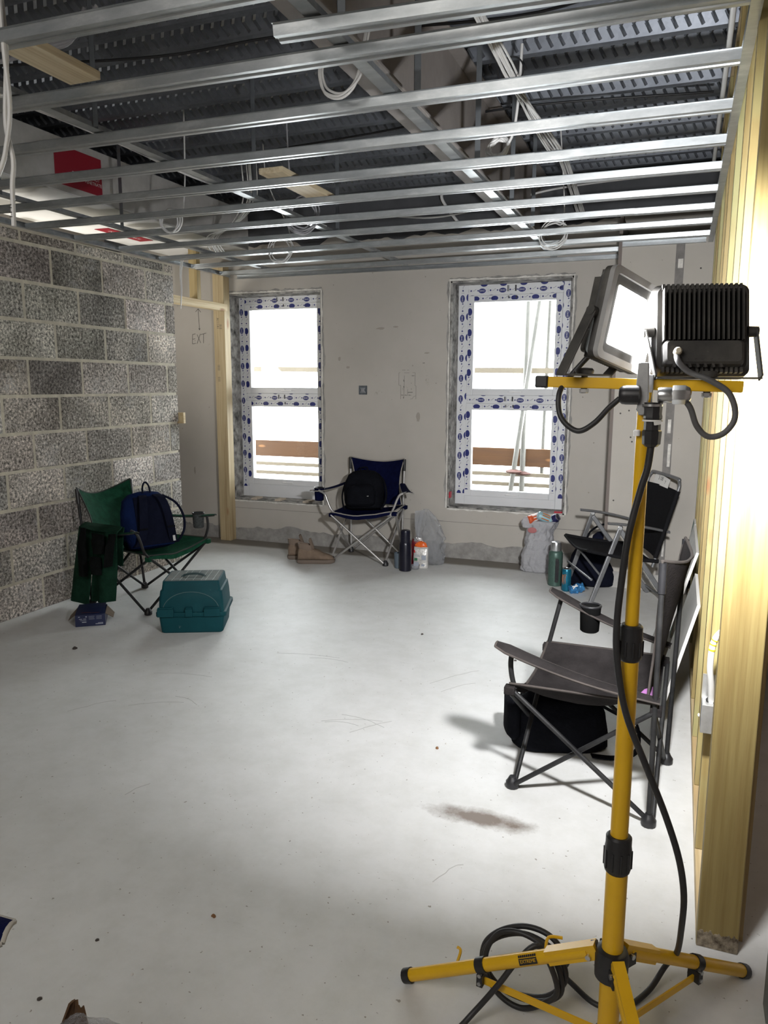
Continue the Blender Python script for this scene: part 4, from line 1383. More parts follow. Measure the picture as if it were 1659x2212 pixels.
def bracket(root, PP, w, bx, by, bz, spread):
    a = PP(-(w / 2 + .010), .024, -.004); c = PP(w / 2 + .010, .024, -.004)
    mid = V((bx, by, bz))
    d = (c - a); d.z = 0; d.normalize()
    a2, c2 = mid - d * spread, mid + d * spread
    b = MB()
    uv = d.cross(V((0, 0, 1)))
    for p, q in ((a, a2), (a2, c2), (c2, c)):
        b.bar(p, q, 0.0035, 0.022, uv if abs((q - p).normalized().z) > .3 else uv)
    b.build('yoke', blk_d, root, True, bevel=0.001)
    b = MB()
    b.lathe([(.006, -.034), (.006, -.002), (.016, 0), (.017, .006), (.014, .010), (.004, .011)], mid + V((0, 0, .002)), 14)
    b.build('yoke_bolt', blk_d, root, True, 35)
    b = MB(); b.lathe([(.007, -.008), (.0085, -.006), (.0085, 0)], mid + V((0, 0, -.026)), 6); b.build('yoke_nut', steel, root, True, 30)
bracket(l1, PL, 0.150, -0.172, 1.478, 1.4265, 0.070)
bracket(l2, PR, 0.168, 0.040, 1.478, 1.4205, 0.088)
def lead(pts, name, m=rubber, r=0.0052):
    b = MB(); b.tube(smooth_path(pts, 8), r, 10); b.build(name, m, ST, True, 50)
lead([PL(-.02, .05, -.06), (-.20, 1.50, 1.425), (-.214, 1.462, 1.395), (-.212, 1.452, 1.358), (-.197, 1.448, 1.335), (-.173, 1.445, 1.324), (-.146, 1.441, 1.34), (-.123, 1.436, 1.366), (-.104, 1.432, 1.384)], 'lamp_lead')
b = MB()
pg = PR(0.046, .055, -.052)
lead([pg, pg + V((.004, -.02, -.016)), (.010, 1.452, 1.430), (.04, 1.446, 1.418), (.075, 1.446, 1.394), (.087, 1.446, 1.355), (.072, 1.445, 1.327), (.047, 1.443, 1.32), (.027, 1.440, 1.338), (.014, 1.435, 1.37), (-.002, 1.432, 1.389), (-.012, 1.43, 1.3915)], 'lamp_lead', mat('dusty_rubber', (.09, .09, .092), .55, 0, (14, .3)))
b = MB(); b.lathe([(.007, 0), (.007, .012), (.0045, .015)], pg, 10, RR @ Matrix.Rotation(-PI / 2, 3, 'X')); b.build('lead_gland', mat('cream_gland', (.6, .55, .42), .5), l2, True, 40)

# supply cable: down the pole, round behind the legs, looped on the left leg and away to the camera
pts = [(-.046, 1.43, 1.30), (-.050, 1.431, 1.26), (-.0585, 1.432, 1.225), (-.075, 1.430, 1.14), (-.083, 1.432, 1.05), (-.087, 1.432, .97), (-.083, 1.430, .90), (-.062, 1.425, .80), (-.020, 1.425, .70), (.020, 1.43, .605), (.050, 1.44, .514), (.064, 1.455, .43), (.066, 1.50, .33), (.066, 1.60, .20), (.058, 1.70, .10), (.045, 1.735, .045), (.012, 1.685, .012), (-.04, 1.615, .010), (-.096, 1.605, .010), (-.15, 1.64, .012), (-.185, 1.655, .03)]
loops = []
rg = random.Random(31)
cL = V((-0.262, 1.548, 0.098))
ax, az = V((0.925, -0.13, 0.30)).normalized(), V((-0.25, 0.12, 0.96)).normalized()
for i in range(30):
    a = 0.1 + 2 * PI * i / 10
    k = i / 10
    rx, rz_ = 0.105 - 0.007 * (i // 10), 0.078 + 0.004 * math.sin(i * 1.7)
    off = V((0.004, 0.024 - 0.012 * k, 0.008 * math.sin(i * 0.9)))
    loops.append(cL + ax * rx * math.cos(a) + az * rz_ * math.sin(a) + off)
tail = [(-.215, 1.515, .19), (-.255, 1.497, .165), (-.298, 1.476, .10), (-.345, 1.455, .035), (-.385, 1.40, .008), (-.47, 1.25, .007), (-.52, .9, .007)]
b = MB(); b.tube(smooth_path(pts + loops + tail, 6), 0.0064, 10)
tag(b.build('power_cable', rubber, smooth=50), 'black rubber cable running down the tripod and looped over its left leg', 'cable')

# ================================================================ folding camp chairs
def lerp_grid(c00, c01, c10, c11, nr, nc, f):
    g = []
    for i in range(nr + 1):
        u = i / nr
        row = []
        for j in range(nc + 1):
            w = j / nc
            p = (V(c00) * (1 - w) + V(c01) * w) * (1 - u) + (V(c10) * (1 - w) + V(c11) * w) * u
            row.append(p + f(u, w))
        g.append(row)
    return g

def camp_chair(name, label, loc, feet, seats, tops, arm_pts, post_pts, mats, cup=None, width=0.075, sag=0.055, dip=0.035, bow=0.06, pipe=True, hide_arm_cup=False):
    # feet / seats: front-0, front-1, rear-1, rear-0 (cyclic); tops, arms: side 0 then side 1; all in room coordinates
    m_frame, m_cloth, m_trim, m_foot = mats
    root = thing(name, label, 'camp chair', loc)
    F, S = [V(p) for p in feet], [V(p) for p in seats]
    C = sum(F, V((0, 0, 0))) / 4
    for i in range(4):
        j = (i + 1) % 4
        up_ = V((0, 0, .012))
        inward = (C - (F[i] + F[j]) / 2); inward.z = 0; inward.normalize()
        b = MB(); b.tube([F[i] + up_ + inward * .007, S[j] - V((0, 0, .02)) + inward * .007], 0.0085, 10); b.build('cross_leg', m_frame, root, True, 40)
        b = MB(); b.tube([F[j] + up_ - inward * .012, S[i] - V((0, 0, .02)) - inward * .012], 0.0085, 10); b.build('cross_leg', m_frame, root, True, 40)
    for i in range(4):
        b = MB(); b.lathe([(.02, 0), (.024, .004), (.024, .022), (.017, .032), (.012, .042)], F[i], 12); b.build('foot_cap', m_foot, root, True, 40)
    rear = [F[3], F[2]]
    rs = [S[3], S[2]]
    for k in range(2):
        q = V(tops[k])
        b = MB(); b.tube([rear[k] + V((0, 0, .02)), q - (q - rear[k]).normalized() * .01], 0.0088, 10); b.build('rear_post', m_frame, root, True, 40)
        b = MB(); b.tube([q - (q - rear[k]).normalized() * .09, q + V((0, 0, .006))], 0.0125, 10); b.build('post_cap', m_foot, root, True, 40)
        b = MB(); b.tube(smooth_path(post_pts[k], 6), 0.0088, 10); b.build('arm_post', m_frame, root, True, 40)
    inw = (V(tops[1]) - V(tops[0])).normalized()
    # seat sling
    f0, f1, r1, r0 = S
    g = lerp_grid(f0, f1, r0, r1, 12, 14, lambda u, w: V((0, 0, -sag * math.sin(PI * w) * (0.55 + 0.45 * math.sin(PI * min(1, u * 1.2))) - 0.012 * math.sin(PI * w) * mnoise.noise(V((u * 4, w * 4, loc[0]))))))
    b = MB(); b.sheet(g, 0.004)
    seat = b.build('seat', m_cloth, root, True, 60)
    b = MB(); b.tube([p + V((0, 0, .001)) for p in g[0]], 0.005, 6); b.tube([row[0] for row in g], .005, 6); b.tube([row[-1] for row in g], .005, 6)
    b.build('seat_piping', m_trim, seat, True, 60)
    for p in S:
        b = MB(); b.box(p + V((0, 0, -.022)), (.036, .036, .03)); b.build('seat_corner', m_cloth, seat, True, 40, .004)
    b = MB()
    # hanging skirt under the front edge
    gg = [[p - V((0, 0, .001)) for p in g[0]], [p - V((0, 0, .020 + .012 * math.sin(PI * j / 14))) for j, p in enumerate(g[0])]]
    b.sheet(gg, .003)
    b.build('front_skirt', m_cloth, seat, True, 40)
    # back sling
    back = (V(tops[0]) + V(tops[1])) / 2 - C; back.z = 0
    fwd = (F[0] + F[1]) / 2 - (F[2] + F[3]) / 2; fwd.z = 0; fwd.normalize()
    lo0, lo1 = rs[0] + inw * 0.02 + V((0, 0, .0)) + fwd * .03, rs[1] - inw * 0.02 + fwd * .03
    def fb(u, w):
        s = math.sin(PI * w)
        return -fwd * (bow * s * (0.3 + 0.7 * u)) + V((0, 0, -dip * s * u ** 3)) + inw * (0.03 * math.sin(PI * u) * (0.5 - w) * 2) + fwd * 0.006 * mnoise.noise(V((u * 3.3, w * 5, loc[1])))
    g = lerp_grid(lo0, lo1, V(tops[0]) + V((0, 0, .012)), V(tops[1]) + V((0, 0, .012)), 14, 14, fb)
    b = MB(); b.sheet(g, 0.004)
    bk = b.build('backrest', m_cloth, root, True, 60)
    b = MB(); b.tube(g[-1], 0.0055, 6); b.tube([row[0] for row in g], .0045, 6); b.tube([row[-1] for row in g], .0045, 6)
    b.build('backrest_piping', m_trim, bk, True, 60)
    # armrests
    for k in range(2):
        a, r = V(arm_pts[k][0]), V(arm_pts[k][1])
        d = (r - a).normalized()
        sd = d.cross(V((0, 0, 1))).normalized()
        n = 14
        rows_ = []
        for i in range(n + 1):
            t = i / n
            wd = width * (1 - 0.45 * t) * (min(1.0, 0.55 + t * 6) if t < .1 else 1)
            c_ = a.lerp(r, t) + V((0, 0, -0.018 * math.sin(PI * t)))
            rows_.append([c_ + sd * wd * (s / 4 - .5) + V((0, 0, -0.007 * (abs(s - 2) / 2) ** 2)) for s in range(5)])
        b = MB(); b.sheet(rows_, 0.006)
        am = b.build('armrest', m_cloth, root, True, 60)
        b = MB(); b.tube([q[0] for q in rows_] , .0042, 6); b.tube([q[-1] for q in rows_], .0042, 6); b.tube(rows_[0], .0042, 6)
        b.build('armrest_piping', m_trim, am, True, 60)
        if cup and cup[0] == k:
            cpt = a.lerp(r, cup[1])
            b = MB()
            b.lathe([(.030, -.10), (.036, -.095), (.040, -.004), (.042, .0), (.038, .0), (.034, -.09), (.0, -.092)], cpt, 20)
            b.build('cup_holder', cup[2], am, True, 50)
            b = MB(); b.tube([cpt + V((.039 * math.cos(2 * PI * i / 20), .039 * math.sin(2 * PI * i / 20), .004)) for i in range(20)], .0045, 6, True)
            b.build('cup_ring', m_foot, am, True, 50)
    return root

alu = mat('chair_aluminium', (0.58, 0.57, 0.56), 0.33, 0.75, (20, 0.12))
navy = mat('navy_canvas', (0.0035, 0.005, 0.028), 0.85, 0, (30, 0.3), (160, 0.25), spec=0.05)
cream = mat('cream_piping', (0.30, 0.28, 0.25), 0.8)
dk_tube = mat('dark_steel_tube', (0.008, 0.008, 0.0095), 0.5, 0.0, (10, 0.35), base2=(0.028, 0.028, 0.028), spec=0.3)
green = mat('bottle_green_canvas', (0.010, 0.055, 0.030), 0.85, 0, (22, 0.3), (160, 0.25), spec=0.05)
green_tr = mat('green_piping', (0.016, 0.02, 0.016), 0.8)
greyc = mat('grey_canvas', (0.022, 0.0195, 0.0195), 0.9, 0, (7, 0.4), (160, 0.25), spec=0.05)
greyc_tr = mat('dusty_piping', (0.045, 0.037, 0.033), 0.9, 0, (9, 0.4))

nav = camp_chair('camp_chair', 'navy folding camp chair with bright metal legs against the wall between the windows', (-2.325, 5.64, 0),
    [(-2.55, 5.44, 0), (-2.095, 5.45, 0), (-2.094, 5.82, 0), (-2.55, 5.82, 0)],
    [(-2.545, 5.42, .405), (-2.015, 5.43, .445), (-2.06, 5.80, .44), (-2.53, 5.80, .43)],
    [(-2.565, 5.85, .80), (-2.085, 5.85, .80)],
    [[(-2.715, 5.42, .574), (-2.555, 5.82, .615)], [(-1.895, 5.42, .596), (-2.09, 5.82, .61)]],
    [[(-2.50, 5.43, .375), (-2.555, 5.43, .43), (-2.588, 5.43, .50), (-2.61, 5.43, .548), (-2.665, 5.44, .570)],
     [(-2.05, 5.43, .41), (-2.02, 5.43, .47), (-1.992, 5.43, .54), (-1.965, 5.43, .578), (-1.92, 5.44, .592)]],
    (alu, navy, cream, blk), (0, 0.18, navy), 0.085)
# the same kind of chair, only its arm reaches into the picture at the left edge
near = dup(nav, (-1.118, 0.325, 0.0), PI / 2, 'navy camp chair of which only an arm tip shows at the lower left edge')

grn = camp_chair('camp_chair', 'bottle green folding camp chair with thin black legs against the block wall', (-3.2, 3.95, 0),
    [(-2.99, 3.70, 0), (-2.95, 4.17, 0), (-3.42, 4.21, 0), (-3.46, 3.74, 0)],
    [(-2.965, 3.70, .375), (-2.925, 4.26, .385), (-3.40, 4.22, .40), (-3.45, 3.74, .40)],
    [(-3.585, 3.80, .735), (-3.60, 4.33, .735)],
    [[(-2.95, 3.575, .545), (-3.50, 3.755, .50)], [(-2.95, 4.40, .523), (-3.50, 4.29, .53)]],
    [[(-2.965, 3.70, .36), (-2.955, 3.645, .41), (-2.955, 3.62, .47), (-2.965, 3.60, .525), (-3.0, 3.59, .548)],
     [(-2.94, 4.23, .36), (-2.94, 4.275, .41), (-2.95, 4.31, .46), (-2.97, 4.33, .52)]],
    (dk_tube, green, green_tr, blk), (1, 0.22, mat('mesh_pocket', (.05, .055, .055), .8, 0, (80, .6))), 0.07, 0.06, 0.07, 0.07)

gry = camp_chair('camp_chair', 'dusty grey folding camp chair with slipped arm straps beside the stud wall', (-0.22, 2.70, 0),
    [(-0.475, 2.50, 0), (-0.45, 2.98, 0), (0.030, 2.885, 0), (-0.015, 2.425, 0)],
    [(-0.485, 2.45, .405), (-0.44, 2.96, .395), (0.0, 2.93, .405), (-0.015, 2.45, .405)],
    [(-0.022, 2.45, .86), (0.045, 2.93, .85)],
    [[(-0.535, 2.45, .545), (-0.005, 2.445, .425)], [(-0.435, 2.965, .615), (0.02, 2.925, .455)]],
    [[(-0.47, 2.46, .385), (-0.482, 2.46, .43), (-0.487, 2.46, .475), (-0.483, 2.462, .520)],
     [(-0.437, 2.96, .38), (-0.42, 2.962, .46), (-0.405, 2.965, .53), (-0.392, 2.967, .59)]],
    (dk_tube, greyc, greyc_tr, blk), (1, 0.34, mat('black_cup_pouch', (.006, .006, .006), .9, spec=0.05)), 0.085, 0.125, 0.03, 0.05)

# ================================================================ grey aluminium folding chair
ag = mat('grey_anodised_tube', (0.22, 0.225, 0.235), 0.42, 0.55, (12, 0.2))
bsl = mat('black_sling', (0.012, 0.012, 0.0135), 0.8, 0, (180, 0.4), spec=0.05)
A = thing('folding_chair', 'grey tubular folding chair with black mesh sling beside the white rubbish bag', 'folding chair', (-0.36, 5.12, 0))
FF, FN = V((-.685, 5.335, 0)), V((-.475, 4.87, 0))
RF, RN = V((-.135, 5.40, 0)), V((.03, 5.02, 0))
JF, JN = V((-.52, 5.325, .545)), V((-.31, 4.945, .520))
TF, TN = V((-.605, 5.30, .565)), V((-.385, 4.92, .548))
XF, XN = V((-.30, 5.38, .30)), V((-.09, 5.0, .30))
BTF, BTN = V((-.175, 5.41, .80)), V((.020, 5.06, .785))
HF, HN = V((-.275, 5.375, .36)), V((-.095, 5.01, .33))
def flat_tube(p, q, name='leg', w=.016, h=.030):
    b = MB()
    d = (V(q) - V(p)).normalized()
    b.bar(p, q, w, h, d.cross(V((-.4, .92, 0))))
    return b.build(name, ag, A, True, bevel=.005)
flat_tube(FF, JF); flat_tube(FN, JN)
flat_tube(JF + V((.0, -.016, -.02)), RF); flat_tube(JN + V((0, .016, -.02)), RN)
for p, q in ((FF, FN), (RF, RN)):
    b = MB(); b.tube([p.lerp(q, .0) + V((0, 0, .16)) + (JF - FF) * .05, q + V((0, 0, .16)) + (JN - FN) * .05], .008, 10) if p is FF else b.tube([p + V((-.02, 0, .05)), q + V((-.02, 0, .05))], .008, 10)
    b.build('stretcher', ag, A, True, 40)
for t_, e in ((TF, V((-.27, 5.39, .505))), (TN, V((-.02, 5.05, .495)))):
    b = MB()
    d = (e - t_).normalized(); s = d.cross(V((0, 0, 1))).normalized()
    rings = []
    for i in range(9):
        u = i / 8
        w = .022 * (0.75 + .25 * math.sin(PI * min(1, u * 2.5) / 1.0) if u < .4 else .75)
        c_ = t_.lerp(e, u) + V((0, 0, .010 * math.sin(PI * u)))
        rings.append([c_ + s * w * math.cos(a) + V((0, 0, .009 * math.sin(a))) for a in [2 * PI * k / 12 for k in range(12)]])
    b.loft(rings); b.build('armrest', ag, A, True, 45)
for j in (JF, JN):
    b = MB(); b.lathe([(.012, -.014), (.014, -.01), (.014, .01), (.012, .014)], j, 12, Matrix.Rotation(PI / 2, 3, 'X')); b.build('pivot', steel, A, True, 40)
# back frame: an inverted U
cr = (BTN - BTF)
upv = (BTF - HF).normalized()
path = [HF - upv * .06, BTF, BTF + upv * .030 + cr * .05, BTF + upv * .045 + cr * .14, BTN + upv * .045 - cr * .14, BTN + upv * .030 - cr * .05, BTN, HN - upv * .06]
b = MB(); b.tube([path[0], path[0].lerp(path[1], .5)] + smooth_path(path[1:-1], 6) + [path[-1].lerp(path[-2], .5), path[-1]], .0105, 12)
b.build('back_frame', ag, A, True, 45)
g = lerp_grid(HF + upv * .0, HN, BTF - upv * .03, BTN - upv * .03, 10, 8, lambda u, w: V((.02 * math.sin(PI * w), .008 * math.sin(PI * w), 0)))
b = MB(); b.sheet(g, .003); bsx = b.build('backrest', bsl, A, True, 60)
for q in (0, -1):
    b = MB(); b.tube([r_[q] for r_ in g], .014, 8); b.build('sling_sleeve', bsl, bsx, True, 50)
SF, SN = V((-.695, 5.27, .385)), V((-.50, 4.88, .372))
g = lerp_grid(SF, SN, HF + V((.03, 0, -.02)), HN + V((.02, 0, -.02)), 10, 8, lambda u, w: V((0, 0, -.028 * math.sin(PI * w) - .01 * math.sin(PI * u))))
b = MB(); b.sheet(g, .003); sx_ = b.build('seat', bsl, A, True, 60)
b = MB(); b.tube([r_[0] for r_ in g], .013, 8); b.tube([r_[-1] for r_ in g], .013, 8); b.tube(g[0], .009, 8); b.build('sling_sleeve', bsl, sx_, True, 50)
b = MB(); b.tube([SF + V((.02, .0, -.02)), (SF + SN) / 2 + V((.03, 0, -.05)), V((-.42, 4.95, .20))], .007, 8); b.build('front_rail', ag, A, True, 45)
paper = mat('white_paper', (.74, .73, .70), .8)
pt_ = thing('paper_note', 'white paper note with scrawled numbers tucked behind the top of the grey folding chair', 'note', (-.10, 5.33, .80))
b = MB()
p0 = BTF.lerp(BTN, .12) + upv * .018 + V((.012, .012, 0)); p1 = BTF.lerp(BTN, .66) + upv * .01 + V((.012, .012, 0))
M = frame(p0 - upv * .05, p1 - p0, upv)
b.add([M @ V(q) for q in ((0, 0, 0), (.20, 0, 0), (.20, .058, 0), (.035, .075, 0), (0, .06, 0))], [(0, 1, 2, 3, 4)], 0)
b.add([M @ V(q) for q in ((0, 0, -.001), (.20, 0, -.001), (.20, .058, -.001), (.035, .075, -.001), (0, .06, -.001))], [(4, 3, 2, 1, 0)], 0)
put_text(b, '3 08', .036, M @ Matrix.Translation((.085, .045, .0006)), 1); put_text(b, '7', .03, M @ Matrix.Translation((.15, .03, .0006)), 1)
b.build('sheet', [paper, pencil], pt_, True)

# ================================================================ bags, boxes, bottles and clothes
def blob(mb, c, R, prof, e=2.6, n=28, amp=0.0, freq=9.0, seed=0.0, mi=0, crease=0.0):
    # soft body: rounded-rectangle rings stacked along the local z axis, each (z, half-x, half-y, shift-x, shift-y)
    c = V(c)
    rings = []
    for q in prof:
        z, wx, wy = q[:3]
        ox, oy = (q[3], q[4]) if len(q) > 4 else (0, 0)
        rg_ = []
        for j in range(n):
            a = 2 * PI * j / n
            ca, sa = math.cos(a), math.sin(a)
            k = (abs(ca) ** e + abs(sa) ** e) ** (-1 / e)
            d = 1 + amp * mnoise.noise(V((ca * 1.3 + seed, sa * 1.3, z * freq))) + amp * .6 * mnoise.noise(V((ca * 4 + seed, sa * 4, z * freq * 2.6)))
            if crease:
                d -= crease * (1 - abs(mnoise.noise(V((ca * 2.2 + seed, sa * 2.2 + z * 14, z * freq * .9))))) ** 6
                d += crease * .5 * mnoise.noise(V((ca * 9 + seed, sa * 9, z * freq * 4)))
            rg_.append(c + (R @ V((ox + wx * ca * k * d, oy + wy * sa * k * d, z))))
        rings.append(rg_)
    return mb.loft(rings, mi)

def dense(prof, k=4):
    out = []
    pts = [tuple(q) + (0, 0) * (len(q) == 3) for q in prof]
    for a, c in zip(pts, pts[1:]):
        for i in range(k):
            t = i / k
            out.append(tuple(a[m] + (c[m] - a[m]) * t for m in range(5)))
    out.append(pts[-1])
    return out

bp_blue = mat('backpack_blue', (0.006, 0.014, 0.058), 0.8, 0, (8, 0.35), (70, 0.3), spec=0.05)
bp_navy = mat('backpack_navy', (0.0065, 0.008, 0.019), 0.85, 0, (9, 0.3), (70, 0.3), spec=0.05)
bp_black = mat('backpack_black', (0.0055, 0.006, 0.0085), 0.85, 0, (12, 0.3), (80, 0.3), spec=0.05)

# ---- blue backpack on the green chair, straps towards the room
bl = V((-3.13, 3.93, 0.36))
Rb = Matrix.Rotation(math.radians(62), 3, 'Z') @ Matrix.Rotation(math.radians(-14), 3, 'X')
t = thing('backpack', 'blue backpack with dark shoulder straps slumped on the green camp chair', 'backpack', bl)
b = MB()
blob(b, bl, Rb, dense([(0, .10, .05), (.012, .150, .095), (.05, .162, .105), (.14, .165, .102), (.25, .158, .09), (.325, .135, .072), (.36, .095, .05), (.372, .04, .02)], 4), 3.2, 32, .05, 7, 1.0)
b.build('bag_body', bp_blue, t, True, 60)
b = MB(); blob(b, bl + Rb @ V((0, .105, .02)), Rb, dense([(0, .08, .01), (.02, .115, .035), (.10, .12, .04), (.17, .11, .03), (.19, .08, .01)], 4), 3, 28, .05, 7, 4.0)
b.build('front_pocket', bp_blue, t, True, 60)
b = MB()
g = lerp_grid((-.115, -.108, .02), (.115, -.108, .02), (-.10, -.082, .33), (.10, -.082, .33), 10, 8, lambda u, w: V((0, -.012 * math.sin(PI * w) * math.sin(PI * u), 0)))
b.sheet([[bl + Rb @ p for p in r_] for r_ in g], .008)
b.build('back_panel', bp_navy, t, True, 60)
for s in (-1, 1):
    path = smooth_path([(s * .045, -.095, .335), (s * .062, -.135, .30), (s * .078, -.150, .22), (s * .09, -.145, .12), (s * .105, -.12, .05), (s * .12, -.105, .02)], 6)
    rows_ = [[bl + Rb @ (p + V((dx, 0, 0))) for dx in (-.026, -.013, 0, .013, .026)] for p in path]
    b = MB(); b.sheet(rows_, .012); st_ = b.build('shoulder_strap', bp_navy, t, True, 60)
    b = MB()
    q = V(path[18])
    b.box(bl + Rb @ (q + V((0, -.010, 0))), (.05, .006, .012), Rb); b.build('strap_buckle', bp_black, st_, True)
    if s == 1:
        b = MB(); b.box(bl + Rb @ (V(path[24]) + V((.004, -.0105, 0))), (.016, .003, .045), Rb)
        b.build('reflective_tab', mat('pale_tab', (.5, .5, .5), .6), st_, True)
b = MB(); b.tube([bl + Rb @ V(p) for p in smooth_path([(-.025, -.06, .355), (-.020, -.062, .40), (0, -.063, .425), (.020, -.062, .40), (.025, -.06, .355)], 6)], .0055, 8)
b.build('grab_handle', bp_navy, t, True, 60)
b = MB(); b.tube([bl + Rb @ V(p) for p in smooth_path([(.09, -.09, .33), (.15, -.14, .27), (.185, -.15, .18), (.18, -.14, .09), (.14, -.11, .02)], 6)], .008, 8)
b.build('loose_strap', bp_navy, t, True, 60)

# ---- black rucksack on the navy chair
bl = V((-2.345, 5.62, 0.405))
Rb = Matrix.Rotation(math.radians(6), 3, 'Z') @ Matrix.Rotation(math.radians(-12), 3, 'X') @ Matrix.Rotation(math.radians(-4), 3, 'Y')
t = thing('backpack', 'plain black rucksack leaning on the navy chair between the windows', 'backpack', bl)
b = MB()
blob(b, bl, Rb, dense([(0, .10, .05), (.012, .145, .09), (.06, .16, .10), (.16, .160, .098), (.24, .150, .085), (.29, .125, .065), (.315, .085, .045), (.324, .03, .02)], 4), 3.0, 32, .06, 7, 7.0)
b.build('bag_body', bp_black, t, True, 60)
b = MB(); blob(b, bl + Rb @ V((.0, -.10, .02)), Rb, dense([(0, .08, .01), (.02, .115, .035), (.10, .12, .04), (.16, .105, .03), (.18, .07, .01)], 4), 3, 28, .05, 7, 3.0)
b.build('front_pocket', bp_black, t, True, 60)
b = MB(); b.box(bl + Rb @ V((.07, -.142, .10)), (.014, .002, .005), Rb); b.build('small_badge', mat('pale_badge', (.35, .35, .35), .6), t, True)
for s in (-1, 1):
    b = MB(); b.tube([bl + Rb @ V(p) for p in smooth_path([(s * .06, .06, .31), (s * .15, .02, .25), (s * .185, .0, .14), (s * .175, -.02, .05), (s * .15, -.04, .0)], 6)], .008, 8, flat=.5)
    b.build('shoulder_strap', bp_black, t, True, 60)
b = MB(); b.tube([bl + Rb @ V(p) for p in smooth_path([(-.03, .0, .31), (-.025, .0, .345), (.025, .0, .345), (.03, .0, .31)], 6)], .005, 8); b.build('grab_handle', bp_black, t, True, 60)

# ---- black holdall under the grey chair
bl = V((-0.375, 2.90, 0.0))
Rb = Matrix.Rotation(math.radians(20), 3, 'Z')
t = thing('holdall', 'black holdall with a loose carry strap on the floor under the grey camp chair', 'bag', bl)
b = MB()
blob(b, bl, Rb, dense([(0, .165, .085), (.01, .18, .10), (.06, .186, .105), (.14, .175, .095), (.20, .15, .07), (.225, .11, .035), (.23, .05, .015)], 4), 3.4, 32, .06, 7, 2.0)
b.build('bag_body', bp_black, t, True, 60)
b = MB()
path = smooth_path([(.13, -.07, .20), (.20, -.10, .17), (.255, -.12, .16), (.275, -.13, .10), (.265, -.13, .03), (.19, -.14, .012), (.10, -.13, .015)], 6)
b.sheet([[bl + Rb @ (p + V((0, d, 0))) for d in (-.015, 0, .015)] for p in path], .005)
b.build('carry_strap', bp_black, t, True, 60)
b = MB(); blob(b, bl + Rb @ V((-.185, 0, .04)), Rb, dense([(0, .012, .06), (.02, .03, .08), (.14, .03, .075), (.17, .012, .05)], 3), 3, 20, .04, 7, 9.0)
b.build('end_pocket', bp_black, t, True, 60)
b = MB(); b.tube([bl + Rb @ V(p) for p in ((-.15, -.005, .222), (.13, -.005, .226))], .004, 6); b.build('zip', blk, t, True)
# pink wrapper by the rear of the grey seat
pinkm = mat('pink_wrapper', (.25, .10, .26), .45, 0, (20, .3))
b = MB(); b.sheet(lerp_grid((-.085, 2.50, .392), (-.03, 2.505, .398), (-.055, 2.54, .415), (-.025, 2.54, .43), 5, 5, lambda u, w: V((0, 0, .008 * mnoise.noise(V((u * 5, w * 5, 1)))))), .002)
tag(b.build('wrapper', pinkm, None, False, 40), 'crumpled pink wrapper in the back corner of the grey camp chair seat', 'wrapper')

# ---- dark bag behind the folding chair
bl = V((-0.53, 5.50, 0.0))
t = thing('shoulder_bag', 'dark navy shoulder bag on the floor behind the grey folding chair', 'bag', bl)
Rb = Matrix.Rotation(math.radians(12), 3, 'Z')
b = MB()
blob(b, bl, Rb, dense([(0, .15, .10), (.012, .17, .125), (.08, .172, .125), (.2, .14, .095), (.27, .10, .06), (.30, .05, .03)], 4), 3, 30, .09, 6, 5.0)
b.build('bag_body', mat('dark_navy_bag', (.006, .007, .014), .85, 0, (9, .3), (60, .3), spec=0.05), t, True, 60)
b = MB(); b.tube([bl + V(p) for p in smooth_path([(-.05, -.02, .28), (-.02, -.02, .38), (.07, -.01, .44), (.14, 0, .40), (.13, .02, .26)], 6)], .009, 8, flat=.6); b.build('carry_strap', bp_black, t, True, 60)
b = MB(); blob(b, bl + V((.08, .02, .27)), Rb, dense([(0, .08, .05), (.03, .09, .055), (.08, .085, .05), (.11, .05, .03)], 3), 2.6, 24, .12, 8, 6.0); b.build('top_flap', bp_navy, t, True, 60)

# ---- trousers over the near arm of the green chair
tr_m = mat('green_work_cloth', (0.010, 0.036, 0.022), 0.9, 0, (14, 0.3), (140, 0.3), spec=0.05)
t = thing('work_trousers', 'dark green work trousers with black knee pockets hung over the arm of the green chair', 'trousers', (-3.3, 3.66, 0.05))
def hang(name, m, p0, p1, q0, q1, fold, seed, off=V((0, 0, 0)), th=.006, nr=16, nc=12):
    nrm = V((-.38, -.92, 0))
    g = lerp_grid(p0, p1, q0, q1, nr, nc, lambda u, w: nrm * (fold * (.3 + u) * math.sin(w * 7 + seed) * .5 + fold * mnoise.noise(V((w * 3.4, u * 1.6, seed))) + .035 * math.sin(PI * w) * min(1, u * 3)) + off)
    mb = MB(); mb.sheet(g, th)
    return mb.build(name, m, t, True, 60), g
hang('trouser_leg', tr_m, (-3.50, 3.715, .515), (-3.29, 3.635, .535), (-3.60, 3.72, .035), (-3.385, 3.655, .040), .018, 1.0)
hang('trouser_leg', tr_m, (-3.31, 3.645, .53), (-3.06, 3.555, .545), (-3.36, 3.645, .065), (-3.135, 3.575, .105), .018, 2.4)
hang('trouser_seat', tr_m, (-3.52, 3.79, .53), (-3.10, 3.64, .555), (-3.50, 3.71, .515), (-3.08, 3.565, .535), .004, 3.0)
hang('back_fold', tr_m, (-3.52, 3.80, .525), (-3.10, 3.65, .55), (-3.54, 3.82, .30), (-3.15, 3.67, .30), .01, 5.0)
blackc = mat('black_patch_cloth', (.006, .007, .007), .9, 0, (20, .3), (140, .3), spec=0.05)
hang('knee_patch', blackc, (-3.395, 3.66, .535), (-3.325, 3.63, .54), (-3.415, 3.66, .235), (-3.335, 3.635, .235), .008, 1.6, V((-.006, -.042, 0)))
